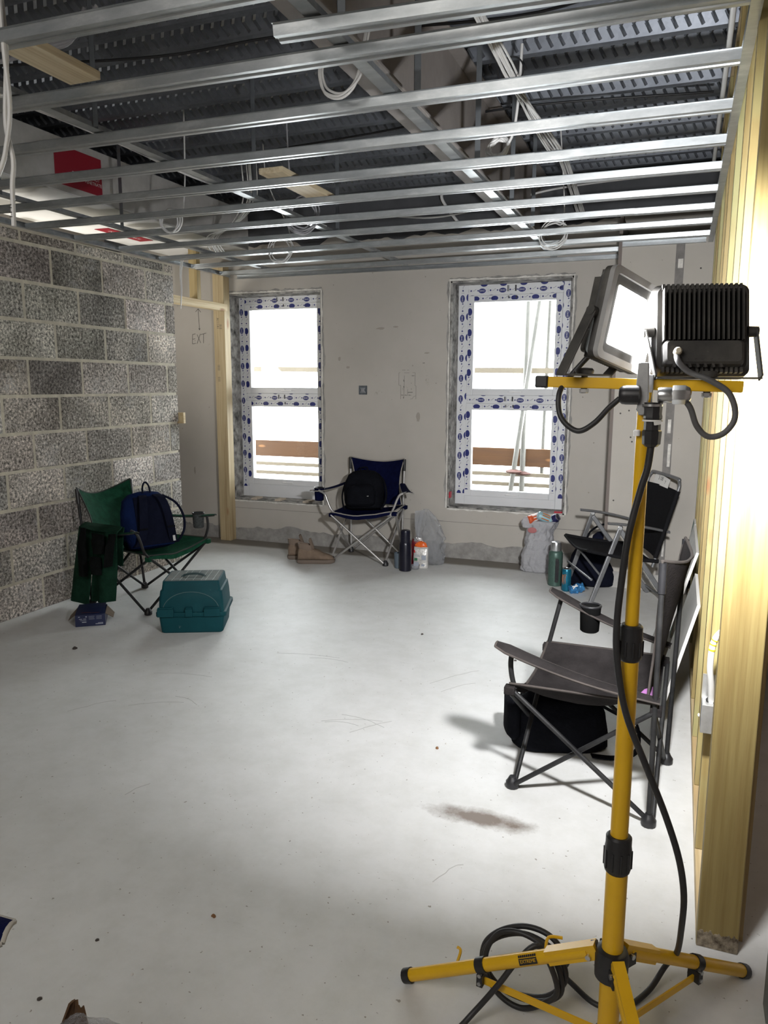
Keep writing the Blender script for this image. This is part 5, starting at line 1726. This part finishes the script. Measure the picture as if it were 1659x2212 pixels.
hang('pocket', blackc, (-3.26, 3.60, .52), (-3.12, 3.55, .525), (-3.25, 3.60, .40), (-3.14, 3.555, .41), .006, 2.0, V((-.008, -.036, 0)), nr=6, nc=6)
hang('pocket', blackc, (-3.29, 3.61, .37), (-3.16, 3.565, .385), (-3.255, 3.60, .285), (-3.17, 3.57, .275), .006, 2.8, V((-.010, -.045, 0)), nr=6, nc=6)
hang('waist_strap', blackc, (-3.10, 3.555, .53), (-3.03, 3.535, .54), (-3.12, 3.555, .33), (-3.085, 3.545, .34), .006, 4.8, V((-.006, -.03, 0)), nr=8, nc=4)

# ---- teal tackle box
teal = bpy.data.materials.new('teal_plastic')
teal.use_nodes = True
nt = teal.node_tree
bs = nt.nodes['Principled BSDF']
bs.inputs['Roughness'].default_value = 0.6
bs.inputs['Specular IOR Level'].default_value = 0.2
v = coords(nt)
n1 = tex(nt, v, 5, 6, rough=0.7)
c1 = ramp(nt, n1.outputs['Fac'], [(0.3, (0.0015, 0.040, 0.050)), (0.6, (0.0025, 0.052, 0.064)), (0.8, (0.012, 0.080, 0.09))])
vs_ = coords(nt, (14, 60, 9), (0, 0, 0), (0.5, 0.3, 0.4))
n2 = tex(nt, vs_, 1.0, 3, rough=.5)
s_ = ramp(nt, n2.outputs['Fac'], [(0.70, (0, 0, 0)), (0.74, (.5, .5, .5))])
c1 = mix(nt, s_, c1, (.25, .33, .33))
nt.links.new(c1, bs.inputs['Base Color'])
ex = V((.904, .427, 0)).normalized(); ey = V((-.427, .904, 0))
TB = V((-2.700, 3.42, 0)) + ex * .188 + ey * .155
ang = math.atan2(ex.y, ex.x)
t = thing('tackle_box', 'teal plastic tackle box with a carry handle in front of the green chair', 'tool box', TB, ang)
def box_ring(hx, hy, z, r=.02):
    return [V((x, y, z)) for x, y in rrect(2 * hx, 2 * hy, r, 4)]
b = MB(); b.loft([box_ring(.168, .140, .0), box_ring(.174, .146, .006), box_ring(.184, .153, .098), box_ring(.184, .153, .100)]); b.build('base', teal, t, smooth=35)
b = MB(); b.loft([box_ring(.196, .165, .101, .022), box_ring(.198, .167, .105, .022), box_ring(.198, .167, .124, .022), box_ring(.196, .164, .127, .022)])
for x0, x1 in ((-.186, -.095), (-.03, .01), (.075, .165)):
    b.span((x0, -.176, .104), (x1, -.16, .150)); b.span((x0 + .002, -.172, .15), (x1 - .002, -.158, .158))
for x0, x1 in ((-.15, -.08), (.08, .15)):
    b.span((x0, .16, .106), (x1, .174, .145))
b.build('rim', teal, t, smooth=35, bevel=.0015)
b = MB(); b.loft([box_ring(.184, .153, .127), box_ring(.180, .149, .20), box_ring(.174, .144, .245), box_ring(.166, .138, .252), box_ring(.160, .132, .298), box_ring(.157, .129, .302)])
lid = b.build('lid', teal, t, smooth=35)
b = MB()
arc = [(.158 * math.cos(a), -.151 + .0 * a, .135 + .108 * math.sin(a)) for a in [PI * i / 24 for i in range(25)]]
arc = [(x, -.1535 + .085 * (z - .127) * .5, z) for x, y, z in arc]
b.tube(arc, .0022, 6); b.build('moulded_arch', mat('worn_edge', (.06, .12, .125), .7), lid, smooth=50)
b = MB(); b.tube([(-.115, -.1515, .162)] + [(-.115, -.1515, .168)], .003, 4)
top_m = mat('dusty_teal_top', (.085, .145, .14), .7, 0, (5, .5), base2=(.17, .165, .15))
line_m = mat('scuffed_line', (.36, .40, .38), .8)
b = MB(); b.loft([box_ring(.150, .122, .3015, .016), box_ring(.149, .121, .3035, .016)]); b.build('lid_panel', top_m, lid, smooth=30)
b = MB()
for x in (-.105, -.06, -.03, .015, .06, .085, .125):
    b.bar((x - .004, -.118, .304), (x + .004, .118, .304), .0022, .001)
b.bar((-.13, -.085, .304), (.13, -.085, .304), .002, .001)
b.build('lid_grooves', line_m, lid)
b = MB(); b.tube(smooth_path([(-.058, -.02, .303), (-.052, -.02, .311), (-.02, -.02, .318), (.02, -.02, .318), (.052, -.02, .311), (.058, -.02, .303)], 5), .0065, 8)
for s in (-1, 1):
    b.span((s * .062 - .008, -.032, .302), (s * .062 + .008, -.008, .308))
b.build('carry_handle', mat('dark_teal_handle', (.006, .03, .034), .5), lid, smooth=40)

# ---- blue parts carton with its cardboard flaps
car_b = mat('blue_carton', (.004, .010, .050), .5, 0, (6, .25))
kraft = mat('kraft_card', (.11, .075, .045), .85, 0, (8, .25))
BX_ = V((-3.227, 3.342, 0)); e1 = V((.797, .604, 0)).normalized(); e2 = V((-.604, .797, 0))
ctr = BX_ + e1 * .083 + e2 * .105
t = thing('carton', 'small open blue cardboard carton with white print on the floor below the green trousers', 'box', ctr, math.atan2(e1.y, e1.x))
b = MB()
th = .002
b.span((-.083, -.105, 0), (.083, .105, th)); b.span((-.083, -.105, th), (.083, -.105 + th, .068)); b.span((-.083, .105 - th, th), (.083, .105, .068)); b.span((-.083, -.103, th), (-.083 + th, .103, .068)); b.span((.083 - th, -.103, th), (.083, .103, .068))
b.build('carton_body', car_b, t)
b = MB()
M = frame((-.0, -.1052, .034), (1, 0, 0), (0, 0, 1))
for x0, z0, w, h in ((-.066, .023, .010, .004), (-.026, .021, .008, .006), (-.062, .010, .018, .003), (-.038, .010, .016, .003), (-.056, .002, .034, .002), (-.008, .024, .032, .0015), (-.008, .016, .03, .0015), (-.008, .008, .032, .0015), (.034, .024, .03, .0015), (.034, .016, .03, .0015), (.034, .008, .03, .0015), (.0, -.024, .0, .0)):
    if w:
        b.add([M @ V(p) for p in ((x0, z0, 0), (x0 + w, z0, 0), (x0 + w, z0 + h, 0), (x0, z0 + h, 0))], [(0, 1, 2, 3)])
b.add([M @ V(p) for p in ((-.046, -.010, 0), (-.022, -.010, 0), (-.022, -.005, 0), (-.046, -.005, 0))], [(0, 1, 2, 3)])
b.add([M @ V(p) for p in ((.028, -.024, 0), (.07, -.024, 0), (.07, -.020, 0), (.028, -.020, 0))], [(0, 1, 2, 3)])
b.add([M @ V(p) for p in ((.042, -.018, 0), (.07, -.018, 0), (.07, -.015, 0), (.042, -.015, 0))], [(0, 1, 2, 3)])
b.build('printed_text', mat('carton_print', (.34, .36, .42), .6), t)
b = MB(); b.sheet(lerp_grid((-.083, -.105, .069), (.083, -.105, .069), (-.078, .10, .078), (.078, .10, .082), 4, 4, lambda u, w: V((0, 0, .004 * math.sin(PI * u)))), .002)
lf = b.build('carton_lid', car_b, t)
redm = mat('dark_red_print', (.05, .008, .014), .6)
for x0, y0, w, h in ((-.05, -.075, .05, .006), (.0, -.085, .05, .004)):
    b = MB(); zz = .072 + (y0 + .105) / .205 * .011
    b.span((x0, y0, zz + .001), (x0 + w, y0 + h, zz + .0028)); b.build('lid_print', redm, lf)
for s in (-1, 1):
    b = MB(); b.sheet(lerp_grid((s * .083, -.085, .067), (s * .083, .085, .067), (s * .125, -.06, .030), (s * .125, .06, .026), 3, 5, lambda u, w: V((0, 0, 0))), .002); b.build('carton_flap', kraft, t)

# ---- pair of tan work boots
tan = mat('tan_nubuck', (.21, .155, .115), .8, 0, (18, .2), (60, .25), spec=0.05)
tan_s = mat('tan_sole', (.16, .125, .10), .8)
lining = mat('boot_lining', (.20, .15, .115), .9)
def boot(loc, rz, label):
    t = thing('work_shoe', label, 'shoe', loc, rz, 'pair of tan shoes')
    # toe towards +x, 0.29 long
    xs_ = [-.14, -.135, -.115, -.08, -.03, .02, .07, .11, .135, .148]
    hw = [.018, .032, .040, .041, .042, .047, .052, .048, .034, .014]
    tp = [.085, .118, .135, .130, .118, .102, .082, .068, .054, .036]
    b = MB(); rings = []
    for x, w, h in zip(xs_, hw, tp):
        ring_ = []
        for k in range(20):
            a = 2 * PI * k / 20
            ca, sa = math.cos(a), math.sin(a)
            kk = (abs(ca) ** 2.8 + abs(sa) ** 2.8) ** (-1 / 2.8)
            ww = w * (1 if sa < 0 else 1 - .28 * sa)
            ring_.append(V((x, ww * ca * kk, .026 + (h - .026) * .5 + (h - .026) * .5 * sa * kk)))
        rings.append(ring_)
    b.loft(rings); b.build('upper', tan, t, smooth=60)
    b = MB(); rings = []
    for z, s in ((0, .96), (.006, 1.04), (.020, 1.06), (.032, 1.03)):
        rings.append([V((x * s, w * s * 1.03, z)) for x, w in list(zip(xs_, hw)) + [(x, -w) for x, w in reversed(list(zip(xs_, hw)))]])
    b.loft(rings); b.build('sole', tan_s, t, smooth=40)
    b = MB(); rings = []
    for z, k in ((.110, .034), (.140, .039), (.156, .039), (.152, .030), (.112, .026)):
        rings.append([V((-.075 + (.055 if math.cos(a) > 0 else .058) * math.cos(a) * (k / .034), k * math.sin(a), z + .012 * (-math.cos(a)))) for a in [2 * PI * q / 22 for q in range(22)]])
    b.loft(rings, caps=False); b.build('padded_collar', lining, t, smooth=60)
    b = MB(); b.sheet(lerp_grid((-.022, -.030, .118), (-.022, .030, .118), (-.050, -.034, .200), (-.050, .034, .200), 6, 6, lambda u, w: V((.014 * math.sin(PI * w), 0, -.012 * u * (2 * w - 1) ** 4))), .008); b.build('tongue', lining, t, smooth=60)
    b = MB()
    for k in range(4):
        x = -.015 + .024 * k
        b.tube([(x, -.026, .104 - .012 * k), (x + .008, 0, .114 - .0125 * k), (x, .026, .104 - .012 * k)], .0028, 6)
    b.build('laces', mat('beige_lace', (.30, .24, .18), .8), t, smooth=50)
    return t
boot((-2.800, 5.455, 0), math.radians(28), 'tan work shoe of the pair, the one farther left by the navy chair')
boot((-2.652, 5.340, 0), math.radians(24), 'tan work shoe of the pair, the one touching the navy chair foot')

# ---- flasks
def lathe_part(name, prof, m, t, c=(0, 0, 0), n=30, ang_=35):
    b = MB(); b.lathe(prof, c, n); return b.build(name, m, t, smooth=ang_)
nvy_metal = mat('navy_enamel', (.006, .006, .016), .28, .1, (8, .2))
t = thing('flask', 'tall navy vacuum flask on the floor right of the navy chair', 'flask', (-1.902, 5.372, 0))
lathe_part('flask_body', [(.044, 0), (.047, .004), (.047, .205), (.042, .222), (.040, .226)], nvy_metal, t)
lathe_part('flask_cap', [(.038, .226), (.0385, .30), (.036, .312), (.030, .316)], nvy_metal, t)
t = thing('cup', 'short blue-grey cup half hidden behind the navy flask', 'cup', (-1.974, 5.432, 0))
lathe_part('cup_body', [(.030, 0), (.036, .003), (.040, .12), (.037, .12), (.033, .006), (0, .006)], mat('blue_grey_plastic', (.10, .13, .16), .5), t)
hg = mat('hammertone_green', (.062, .115, .095), .4, .25, (60, .2))
t = thing('flask', 'sage green vacuum flask with steel cup lid beside the white rubbish bag', 'flask', (-.766, 5.365, 0))
lathe_part('flask_body', [(.046, 0), (.050, .005), (.050, .014), (.0495, .205), (.0505, .21), (.0495, .215), (.0495, .235), (.042, .250), (.039, .252)], hg, t)
lathe_part('flask_cap', [(.037, .252), (.038, .256), (.0355, .305), (.033, .313), (.026, .316)], steel, t)
b = MB()
hd = V((.35, -.94, 0))
sd = V((.94, .35, 0))
b.sheet([[hd * .056 + sd * d + V((0, 0, z)) for d in (-.012, 0, .012)] for z in (.045, .08, .12, .16, .19)], .006)
b.box(hd * .050 + V((0, 0, .04)), (.02, .02, .014)); b.box(hd * .050 + V((0, 0, .195)), (.02, .02, .014))
b.build('handle', blk, t, smooth=50)
# ---- energy drink can
canb = mat('blue_can', (.010, .15, .24), .3, .5, (20, .15))
silver = mat('can_silver', (.62, .64, .66), .25, .9)
orange = mat('orange_mark', (.50, .16, .04), .4)
t = thing('drink_can', 'tall blue energy drink can with an orange clawed mark beside the green flask', 'drink can', (-.668, 5.235, 0))
lathe_part('can_body', [(.024, 0), (.030, .006), (.0325, .014), (.0325, .142), (.030, .152), (.027, .158)], canb, t)
lathe_part('can_top', [(.027, .158), (.0275, .161), (.025, .160), (.024, .157), (.0, .157)], silver, t)
b = MB()
def on_can(a, z, r=.0329):
    return V((r * math.cos(a), r * math.sin(a), z))
a0 = math.radians(-118)
for k, (da, z0, z1) in enumerate(((-.34, .055, .115), (0.0, .05, .118), (.34, .055, .115))):
    pts_ = [on_can(a0 + da + .05 * math.sin(i * 1.3), z0 + (z1 - z0) * i / 6) for i in range(7)]
    b.tube(pts_, [.0008, .0014, .0022, .0022, .0022, .0026, .0026], 5)
b.tube([on_can(a0 + d_, .118 + .004 * math.sin(d_ * 5)) for d_ in (-.6, -.4, -.2, 0, .2, .4, .6)], .0016, 5)
b.build('can_mark', orange, t)
# ---- crushed can
crb = mat('crushed_can_blue', (.010, .13, .36), .28, .45, (30, .3), base2=(.10, .38, .75))
t = thing('drink_can', 'crushed bright blue can with a white cross mark lying in front of the folding chair', 'drink can', (-.590, 5.20, .032), 0.3)
b = MB()
Rc = Matrix.Rotation(math.radians(70), 3, 'Y') @ Matrix.Rotation(.4, 3, 'Z')
blob(b, (0, 0, 0), Rc, dense([(-.055, .018, .015), (-.05, .030, .026), (-.02, .034, .024), (.0, .026, .030), (.025, .033, .022), (.045, .030, .028), (.05, .02, .02)], 5), 2.2, 30, .42, 40, 3.3)
b.build('can_body', crb, t, smooth=25)
b = MB()
b.bar((-.040, -.036, .022), (-.002, -.040, .030), .006, .006); b.bar((-.034, -.044, .008), (-.010, -.030, .038), .006, .006)
b.build('can_mark', whi, t)

# ---- plastic bags
def plastic(name, col, alpha, rough=.35):
    m = bpy.data.materials.new(name)
    m.use_nodes = True
    nt = m.node_tree
    p = nt.nodes['Principled BSDF']
    p.inputs['Base Color'].default_value = tuple(col) + (1,)
    p.inputs['Roughness'].default_value = rough
    tl = nt.nodes.new('ShaderNodeBsdfTranslucent'); tl.inputs[0].default_value = tuple(col) + (1,)
    m1 = nt.nodes.new('ShaderNodeMixShader'); m1.inputs[0].default_value = .35
    nt.links.new(p.outputs[0], m1.inputs[1]); nt.links.new(tl.outputs[0], m1.inputs[2])
    tp = nt.nodes.new('ShaderNodeBsdfTransparent')
    m2 = nt.nodes.new('ShaderNodeMixShader'); m2.inputs[0].default_value = alpha
    nt.links.new(tp.outputs[0], m2.inputs[1]); nt.links.new(m1.outputs[0], m2.inputs[2])
    nt.links.new(m2.outputs[0], nt.nodes['Material Output'].inputs[0])
    v = coords(nt)
    n = tex(nt, v, 16, 6, rough=.7)
    bp = nt.nodes.new('ShaderNodeBump'); bp.inputs['Strength'].default_value = 1.0; bp.inputs['Distance'].default_value = .03
    nt.links.new(n.outputs['Fac'], bp.inputs['Height']); nt.links.new(bp.outputs[0], p.inputs['Normal'])
    return m
white_pl = plastic('white_carrier_plastic', (.66, .66, .69), .93)
clear_pl = plastic('clear_polythene', (.66, .68, .72), .36, .15)
t = thing('rubbish_bag', 'full white carrier bag of empty cans under the right window', 'bag', (-.955, 5.72, 0))
b = MB()
I3 = Matrix.Identity(3)
blob(b, (-.955, 5.72, 0), I3, dense([(0, .085, .06, -.01, 0), (.01, .115, .085, -.012, 0), (.06, .122, .095, -.008, 0), (.16, .108, .09, -.005, 0), (.25, .102, .085, .01, 0), (.32, .105, .085, .018, 0), (.375, .11, .08, .03, 0), (.40, .108, .075, .032, 0)], 9), 2.6, 72, .16, 11, 2.0, 0, .10)
b.build('bag_body', white_pl, t, True, 70)
b = MB(); blob(b, (-1.03, 5.665, .395), I3, dense([(-.05, .03, .012), (0, .045, .02), (.03, .03, .012), (.035, .01, .008)], 4), 2, 20, .35, 25, 4.0); b.build('bag_handle', white_pl, t, True, 60)
b = MB(); b.add([V((-.985 + .034 * math.cos(a), 5.628 - .004 * abs(math.cos(a)), .335 + .022 * math.sin(a))) for a in [2 * PI * i / 16 for i in range(16)]], [tuple(range(16))]); b.build('printed_patch', mat('dull_red_print', (.36, .12, .12), .6), t, True)
def small_can(loc, rz, tilt, col, label, mark):
    t = thing('drink_can', label, 'drink can', loc, rz)
    R_ = Matrix.Rotation(tilt, 3, 'Y')
    b = MB(); b.lathe([(.024, -.06), (.031, -.053), (.032, -.045), (.032, .045), (.030, .055), (.027, .060)], (0, 0, 0), 24, R_); b.build('can_body', col, t, smooth=35)
    b = MB(); b.lathe([(.027, .060), (.0275, .063), (.025, .062), (.024, .059), (0, .059)], (0, 0, 0), 24, R_); b.build('can_top', silver, t, smooth=35)
    b = MB()
    for da in (-.8, -.2, .5):
        b.tube([R_ @ V((.0326 * math.cos(da - 1.8), .0326 * math.sin(da - 1.8), z)) for z in (-.03, 0, .03)], .004, 6)
    b.build('can_mark', mark, t)
small_can((-.905, 5.69, .425), .35, math.radians(112), mat('pale_blue_can', (.35, .55, .62), .35, .3), 'pale blue can with orange marks lying on top in the white rubbish bag', orange)
small_can((-.985, 5.70, .415), .9, math.radians(80), mat('orange_can', (.62, .10, .03), .4), 'orange red can at the left mouth of the white rubbish bag', whi)
small_can((-.858, 5.715, .405), -.4, math.radians(60), mat('dark_blue_can', (.02, .02, .09), .35, .3), 'dark blue can sunk in the right mouth of the white rubbish bag', silver)

t = thing('plastic_bag', 'empty translucent plastic bag slumped against the wall right of the navy flask', 'bag', (-1.80, 5.66, 0))
b = MB()
blob(b, (-1.80, 5.66, 0), I3, dense([(0, .06, .05, .02, 0), (.01, .09, .07, .02, 0), (.07, .108, .085, .02, 0), (.2, .112, .09, .005, .01), (.30, .098, .075, -.015, .02), (.38, .062, .045, -.03, .03), (.43, .02, .015, -.045, .04)], 8), 2.2, 64, .30, 12, 8.0, 0, .14)
b.build('bag_body', clear_pl, t, True, 70)
b = MB(); b.sheet(lerp_grid((-1.90, 5.62, .22), (-1.87, 5.60, .20), (-1.925, 5.66, .42), (-1.84, 5.66, .43), 8, 6, lambda u, w: V((.012 * math.sin(w * 6), -.02 * math.sin(PI * u), 0))), .001); b.build('bag_handle', clear_pl, t, True, 60)
# foil pouch and juice carton in front of it
foil = mat('silver_foil', (.55, .55, .56), .22, .75, (24, .3), (40, .9))
t = thing('carton', 'white and silver food pack with an orange top before the translucent bag', 'food pack', (-1.818, 5.50, 0), .12)
b = MB(); blob(b, (0, 0, 0), I3, dense([(0, .055, .026), (.004, .058, .03), (.08, .058, .028), (.15, .056, .016), (.165, .055, .004)], 4), 4, 28, .05, 14, 2.0)
b.build('pack_body', mat('white_silver_pack', (.60, .59, .57), .3, .2, (20, .25), (30, .7)), t, smooth=40)
b = MB()
for x0, z0, x1, z1, mi in ((-.05, .02, -.01, .05, 2), (-.045, .062, -.022, .082, 0), (.01, .02, .035, .035, 2), (-.04, .095, .0, .10, 2), (-.04, .105, -.01, .109, 2), (.012, .07, .045, .105, 2), (-.05, .125, -.04, .145, 1)):
    b.span((x0, -.0335, z0), (x1, -.031, z1), mi)
b.build('pack_print', [mat('print_green', (.02, .16, .07), .5), mat('print_red', (.5, .02, .03), .5), mat('print_grey', (.33, .36, .42), .5)], t)
b = MB(); blob(b, (.0, .008, .16), I3, dense([(0, .045, .012), (.015, .05, .016), (.035, .035, .012), (.048, .012, .006)], 4), 2.4, 24, .35, 30, 6.0); b.build('orange_top', mat('orange_film', (.75, .13, .02), .35, 0, (30, .3)), t, smooth=40)
t = thing('pouch', 'dark red shiny pouch standing behind the white food pack', 'food pack', (-1.872, 5.555, 0), .2)
b = MB(); blob(b, (0, 0, 0), I3, dense([(0, .04, .02), (.005, .045, .028), (.10, .045, .026), (.18, .04, .012), (.215, .036, .004)], 4), 3, 24, .12, 18, 5.0); b.build('pouch_body', mat('dark_red_pouch', (.16, .012, .02), .3, .2, (20, .4)), t, smooth=40)
b = MB(); blob(b, (.01, -.004, .195), I3, dense([(0, .034, .010), (.012, .036, .012), (.03, .028, .007), (.036, .01, .004)], 3), 2.4, 20, .35, 40, 2.0); b.build('foil_top', foil, t, smooth=30)
t = thing('tub', 'small clear plastic tub in front of the white food pack', 'tub', (-1.845, 5.445, 0))
lathe_part('tub_body', [(.026, 0), (.030, .004), (.034, .030), (.036, .032), (.033, .032), (.028, .006), (0, .005)], clear_pl, t)

# ---- plasterboard off-cuts leaning on the studs
pb_face = mat('board_face_grey', (.33, .32, .30), .85, 0, (4, .15)); pb_edge = mat('board_core', (.70, .69, .67), .9)
def leaner(y0, y1, base, top_z, th, label, grn_=False, xtop=XR - .004):
    # a board whose foot stands out from the wall and whose head rests on the studs
    t = thing('plasterboard_offcut', label, 'board', (base, y0, 0), 0, 'plasterboard off-cuts by the stud wall')
    a, c = V((base, 0, 0.004)), V((xtop, 0, top_z))
    d = (c - a).normalized(); n = V((-d.z, 0, d.x))
    b = MB()
    q = [a, c, c + n * th, a + n * th]
    vs = [V((p.x, y0, p.z)) for p in q] + [V((p.x, y1, p.z)) for p in q]
    b.add(vs, [(3, 2, 1, 0)], 1); b.add(vs, [(4, 5, 6, 7), (1, 2, 6, 5), (0, 1, 5, 4), (3, 0, 4, 7)], 1); b.add(vs, [(2, 3, 7, 6)], 0)
    b.build('board', [pb_face if not grn_ else mat('green_board', (.10, .15, .13), .85), pb_edge], t, True)
leaner(3.06, 3.60, -.025, .575, .0125, 'nearer plasterboard off-cut leaning on the studs behind the grey chair')
leaner(3.65, 4.40, -.06, .66, .0125, 'farther plasterboard off-cut leaning on the studs behind the grey chair')
leaner(4.42, 4.62, .03, .66, .010, 'small greenish board off-cut leaning on the studs behind the plasterboard', True)

# ---- torn cardboard box with a polythene bag at the lower left
t = thing('cardboard_box', 'torn brown cardboard box with a crumpled clear bag in the bottom left corner', 'box', (-1.01, .86, 0), .35)
card = mat('brown_cardboard', (.25, .16, .09), .9, 0, (6, .25)); card_in = mat('card_torn_edge', (.11, .06, .03), .95, 0, (20, .4))
b = MB()
b.span((-.15, -.11, 0), (.15, .11, .004)); b.span((-.15, -.11, .004), (.15, -.106, .155)); b.span((-.15, .106, .004), (.15, .11, .155)); b.span((-.15, -.106, .004), (-.146, .106, .155)); b.span((.146, -.106, .004), (.15, .106, .155))
b.build('box_body', card, t)
b = MB(); b.sheet(lerp_grid((-.15, .11, .157), (.15, .11, .157), (-.13, .135, .166), (.10, .14, .168), 5, 8, lambda u, w: V((0, 0, .006 * mnoise.noise(V((w * 5, u * 4, 2)))))), .004); b.build('box_flap', card, t)
b = MB(); g = lerp_grid((.0, .12, .160), (.065, .125, .160), (.018, .14, .212), (.045, .145, .208), 6, 8, lambda u, w: V((0, .01 * math.sin(6 * w), .016 * u * mnoise.noise(V((w * 9, 1, 2))))))
b.sheet(g, .005); b.build('torn_flap', card_in, t)
b = MB(); blob(b, (.07, .075, .085), I3, dense([(0, .07, .05), (.05, .09, .07), (.10, .075, .06), (.125, .05, .045), (.135, .02, .02)], 4), 2.2, 30, .3, 16, 5.0)
b.build('polythene_bag', clear_pl, t, smooth=60)

# ---- crumbs of rubble on the floor
crumb = [mat('rubble_dark', (.06, .05, .045), .9), mat('rubble_brown', (.22, .11, .05), .9), mat('rubble_pale', (.62, .60, .56), .9)]
spots = [(-1.083, 1.545, .007, 1, 'brown chip of wood alone on the floor at lower left'), (-1.31, 1.36, .005, 0, 'dark crumb of rubble near the navy arm tip'), (-1.30, 1.16, .006, 0, 'reddish dark crumb at the lower left edge of the floor'), (-.81, 2.68, .008, 1, 'orange-brown chip on the open floor left of the spill'), (-.79, 2.73, .004, 2, 'pale crumb beside the orange-brown chip'), (-1.15, 1.30, .004, 2, 'tiny white crumb on the lower left floor'), (-1.30, 3.97, .008, 0, 'dark flake on the floor in the middle of the room'), (-.72, 3.75, .007, 0, 'dark flake on the floor near the grey chair arm'), (-2.96, 3.05, .014, 0, 'dark lump by the foot of the block wall'), (-.55, 4.20, .006, 0, 'dark crumb on the floor past the grey chair'), (-1.9, 4.45, .006, 2, 'pale crumb on the floor in front of the shoes')]
for x, y, r, mi, lab in spots:
    b = MB(); blob(b, (x, y, 0), Matrix.Rotation(x * 9, 3, 'Z'), dense([(0, r, r * .7), (r * .5, r * .9, r * .7), (r * .9, r * .4, r * .35)], 3), 2.4, 12, .35, 120, y)
    tag(b.build('rubble_crumb', crumb[mi], smooth=30), lab, 'rubble', 'crumbs of rubble on the floor')

# ---- scratches dragged across the screed
scr = mat('floor_scratch', (.47, .465, .45), .7)
b = MB()
rg = random.Random(77)
for (x, y, l, a) in ((-1.22, 2.78, .26, .35), (-1.18, 2.80, .22, -.25), (-1.12, 2.76, .20, .9), (-1.25, 2.74, .15, .1), (-1.75, 3.42, .34, .15), (-1.62, 3.40, .22, .05), (-.95, 3.42, .30, .95), (-.90, 3.30, .2, .9), (-2.1, 2.62, .24, .5), (-2.0, 2.70, .16, -.3), (-2.2, 2.95, .3, .2), (-1.7, 2.0, .1, 1.2), (-2.35, 2.5, .2, 1.0), (-.55, 1.95, .12, 1.1)):
    pts = [V((x + (t - .5) * l * math.cos(a) + rg.uniform(-.004, .004), y + (t - .5) * l * math.sin(a) + .02 * math.sin(t * 3), .0006)) for t in [i / 6 for i in range(7)]]
    for p, q in zip(pts, pts[1:]):
        b.bar(p, q, .0022, .0006)
b.build('floor_scratches', scr, bpy.data.objects['floor'])
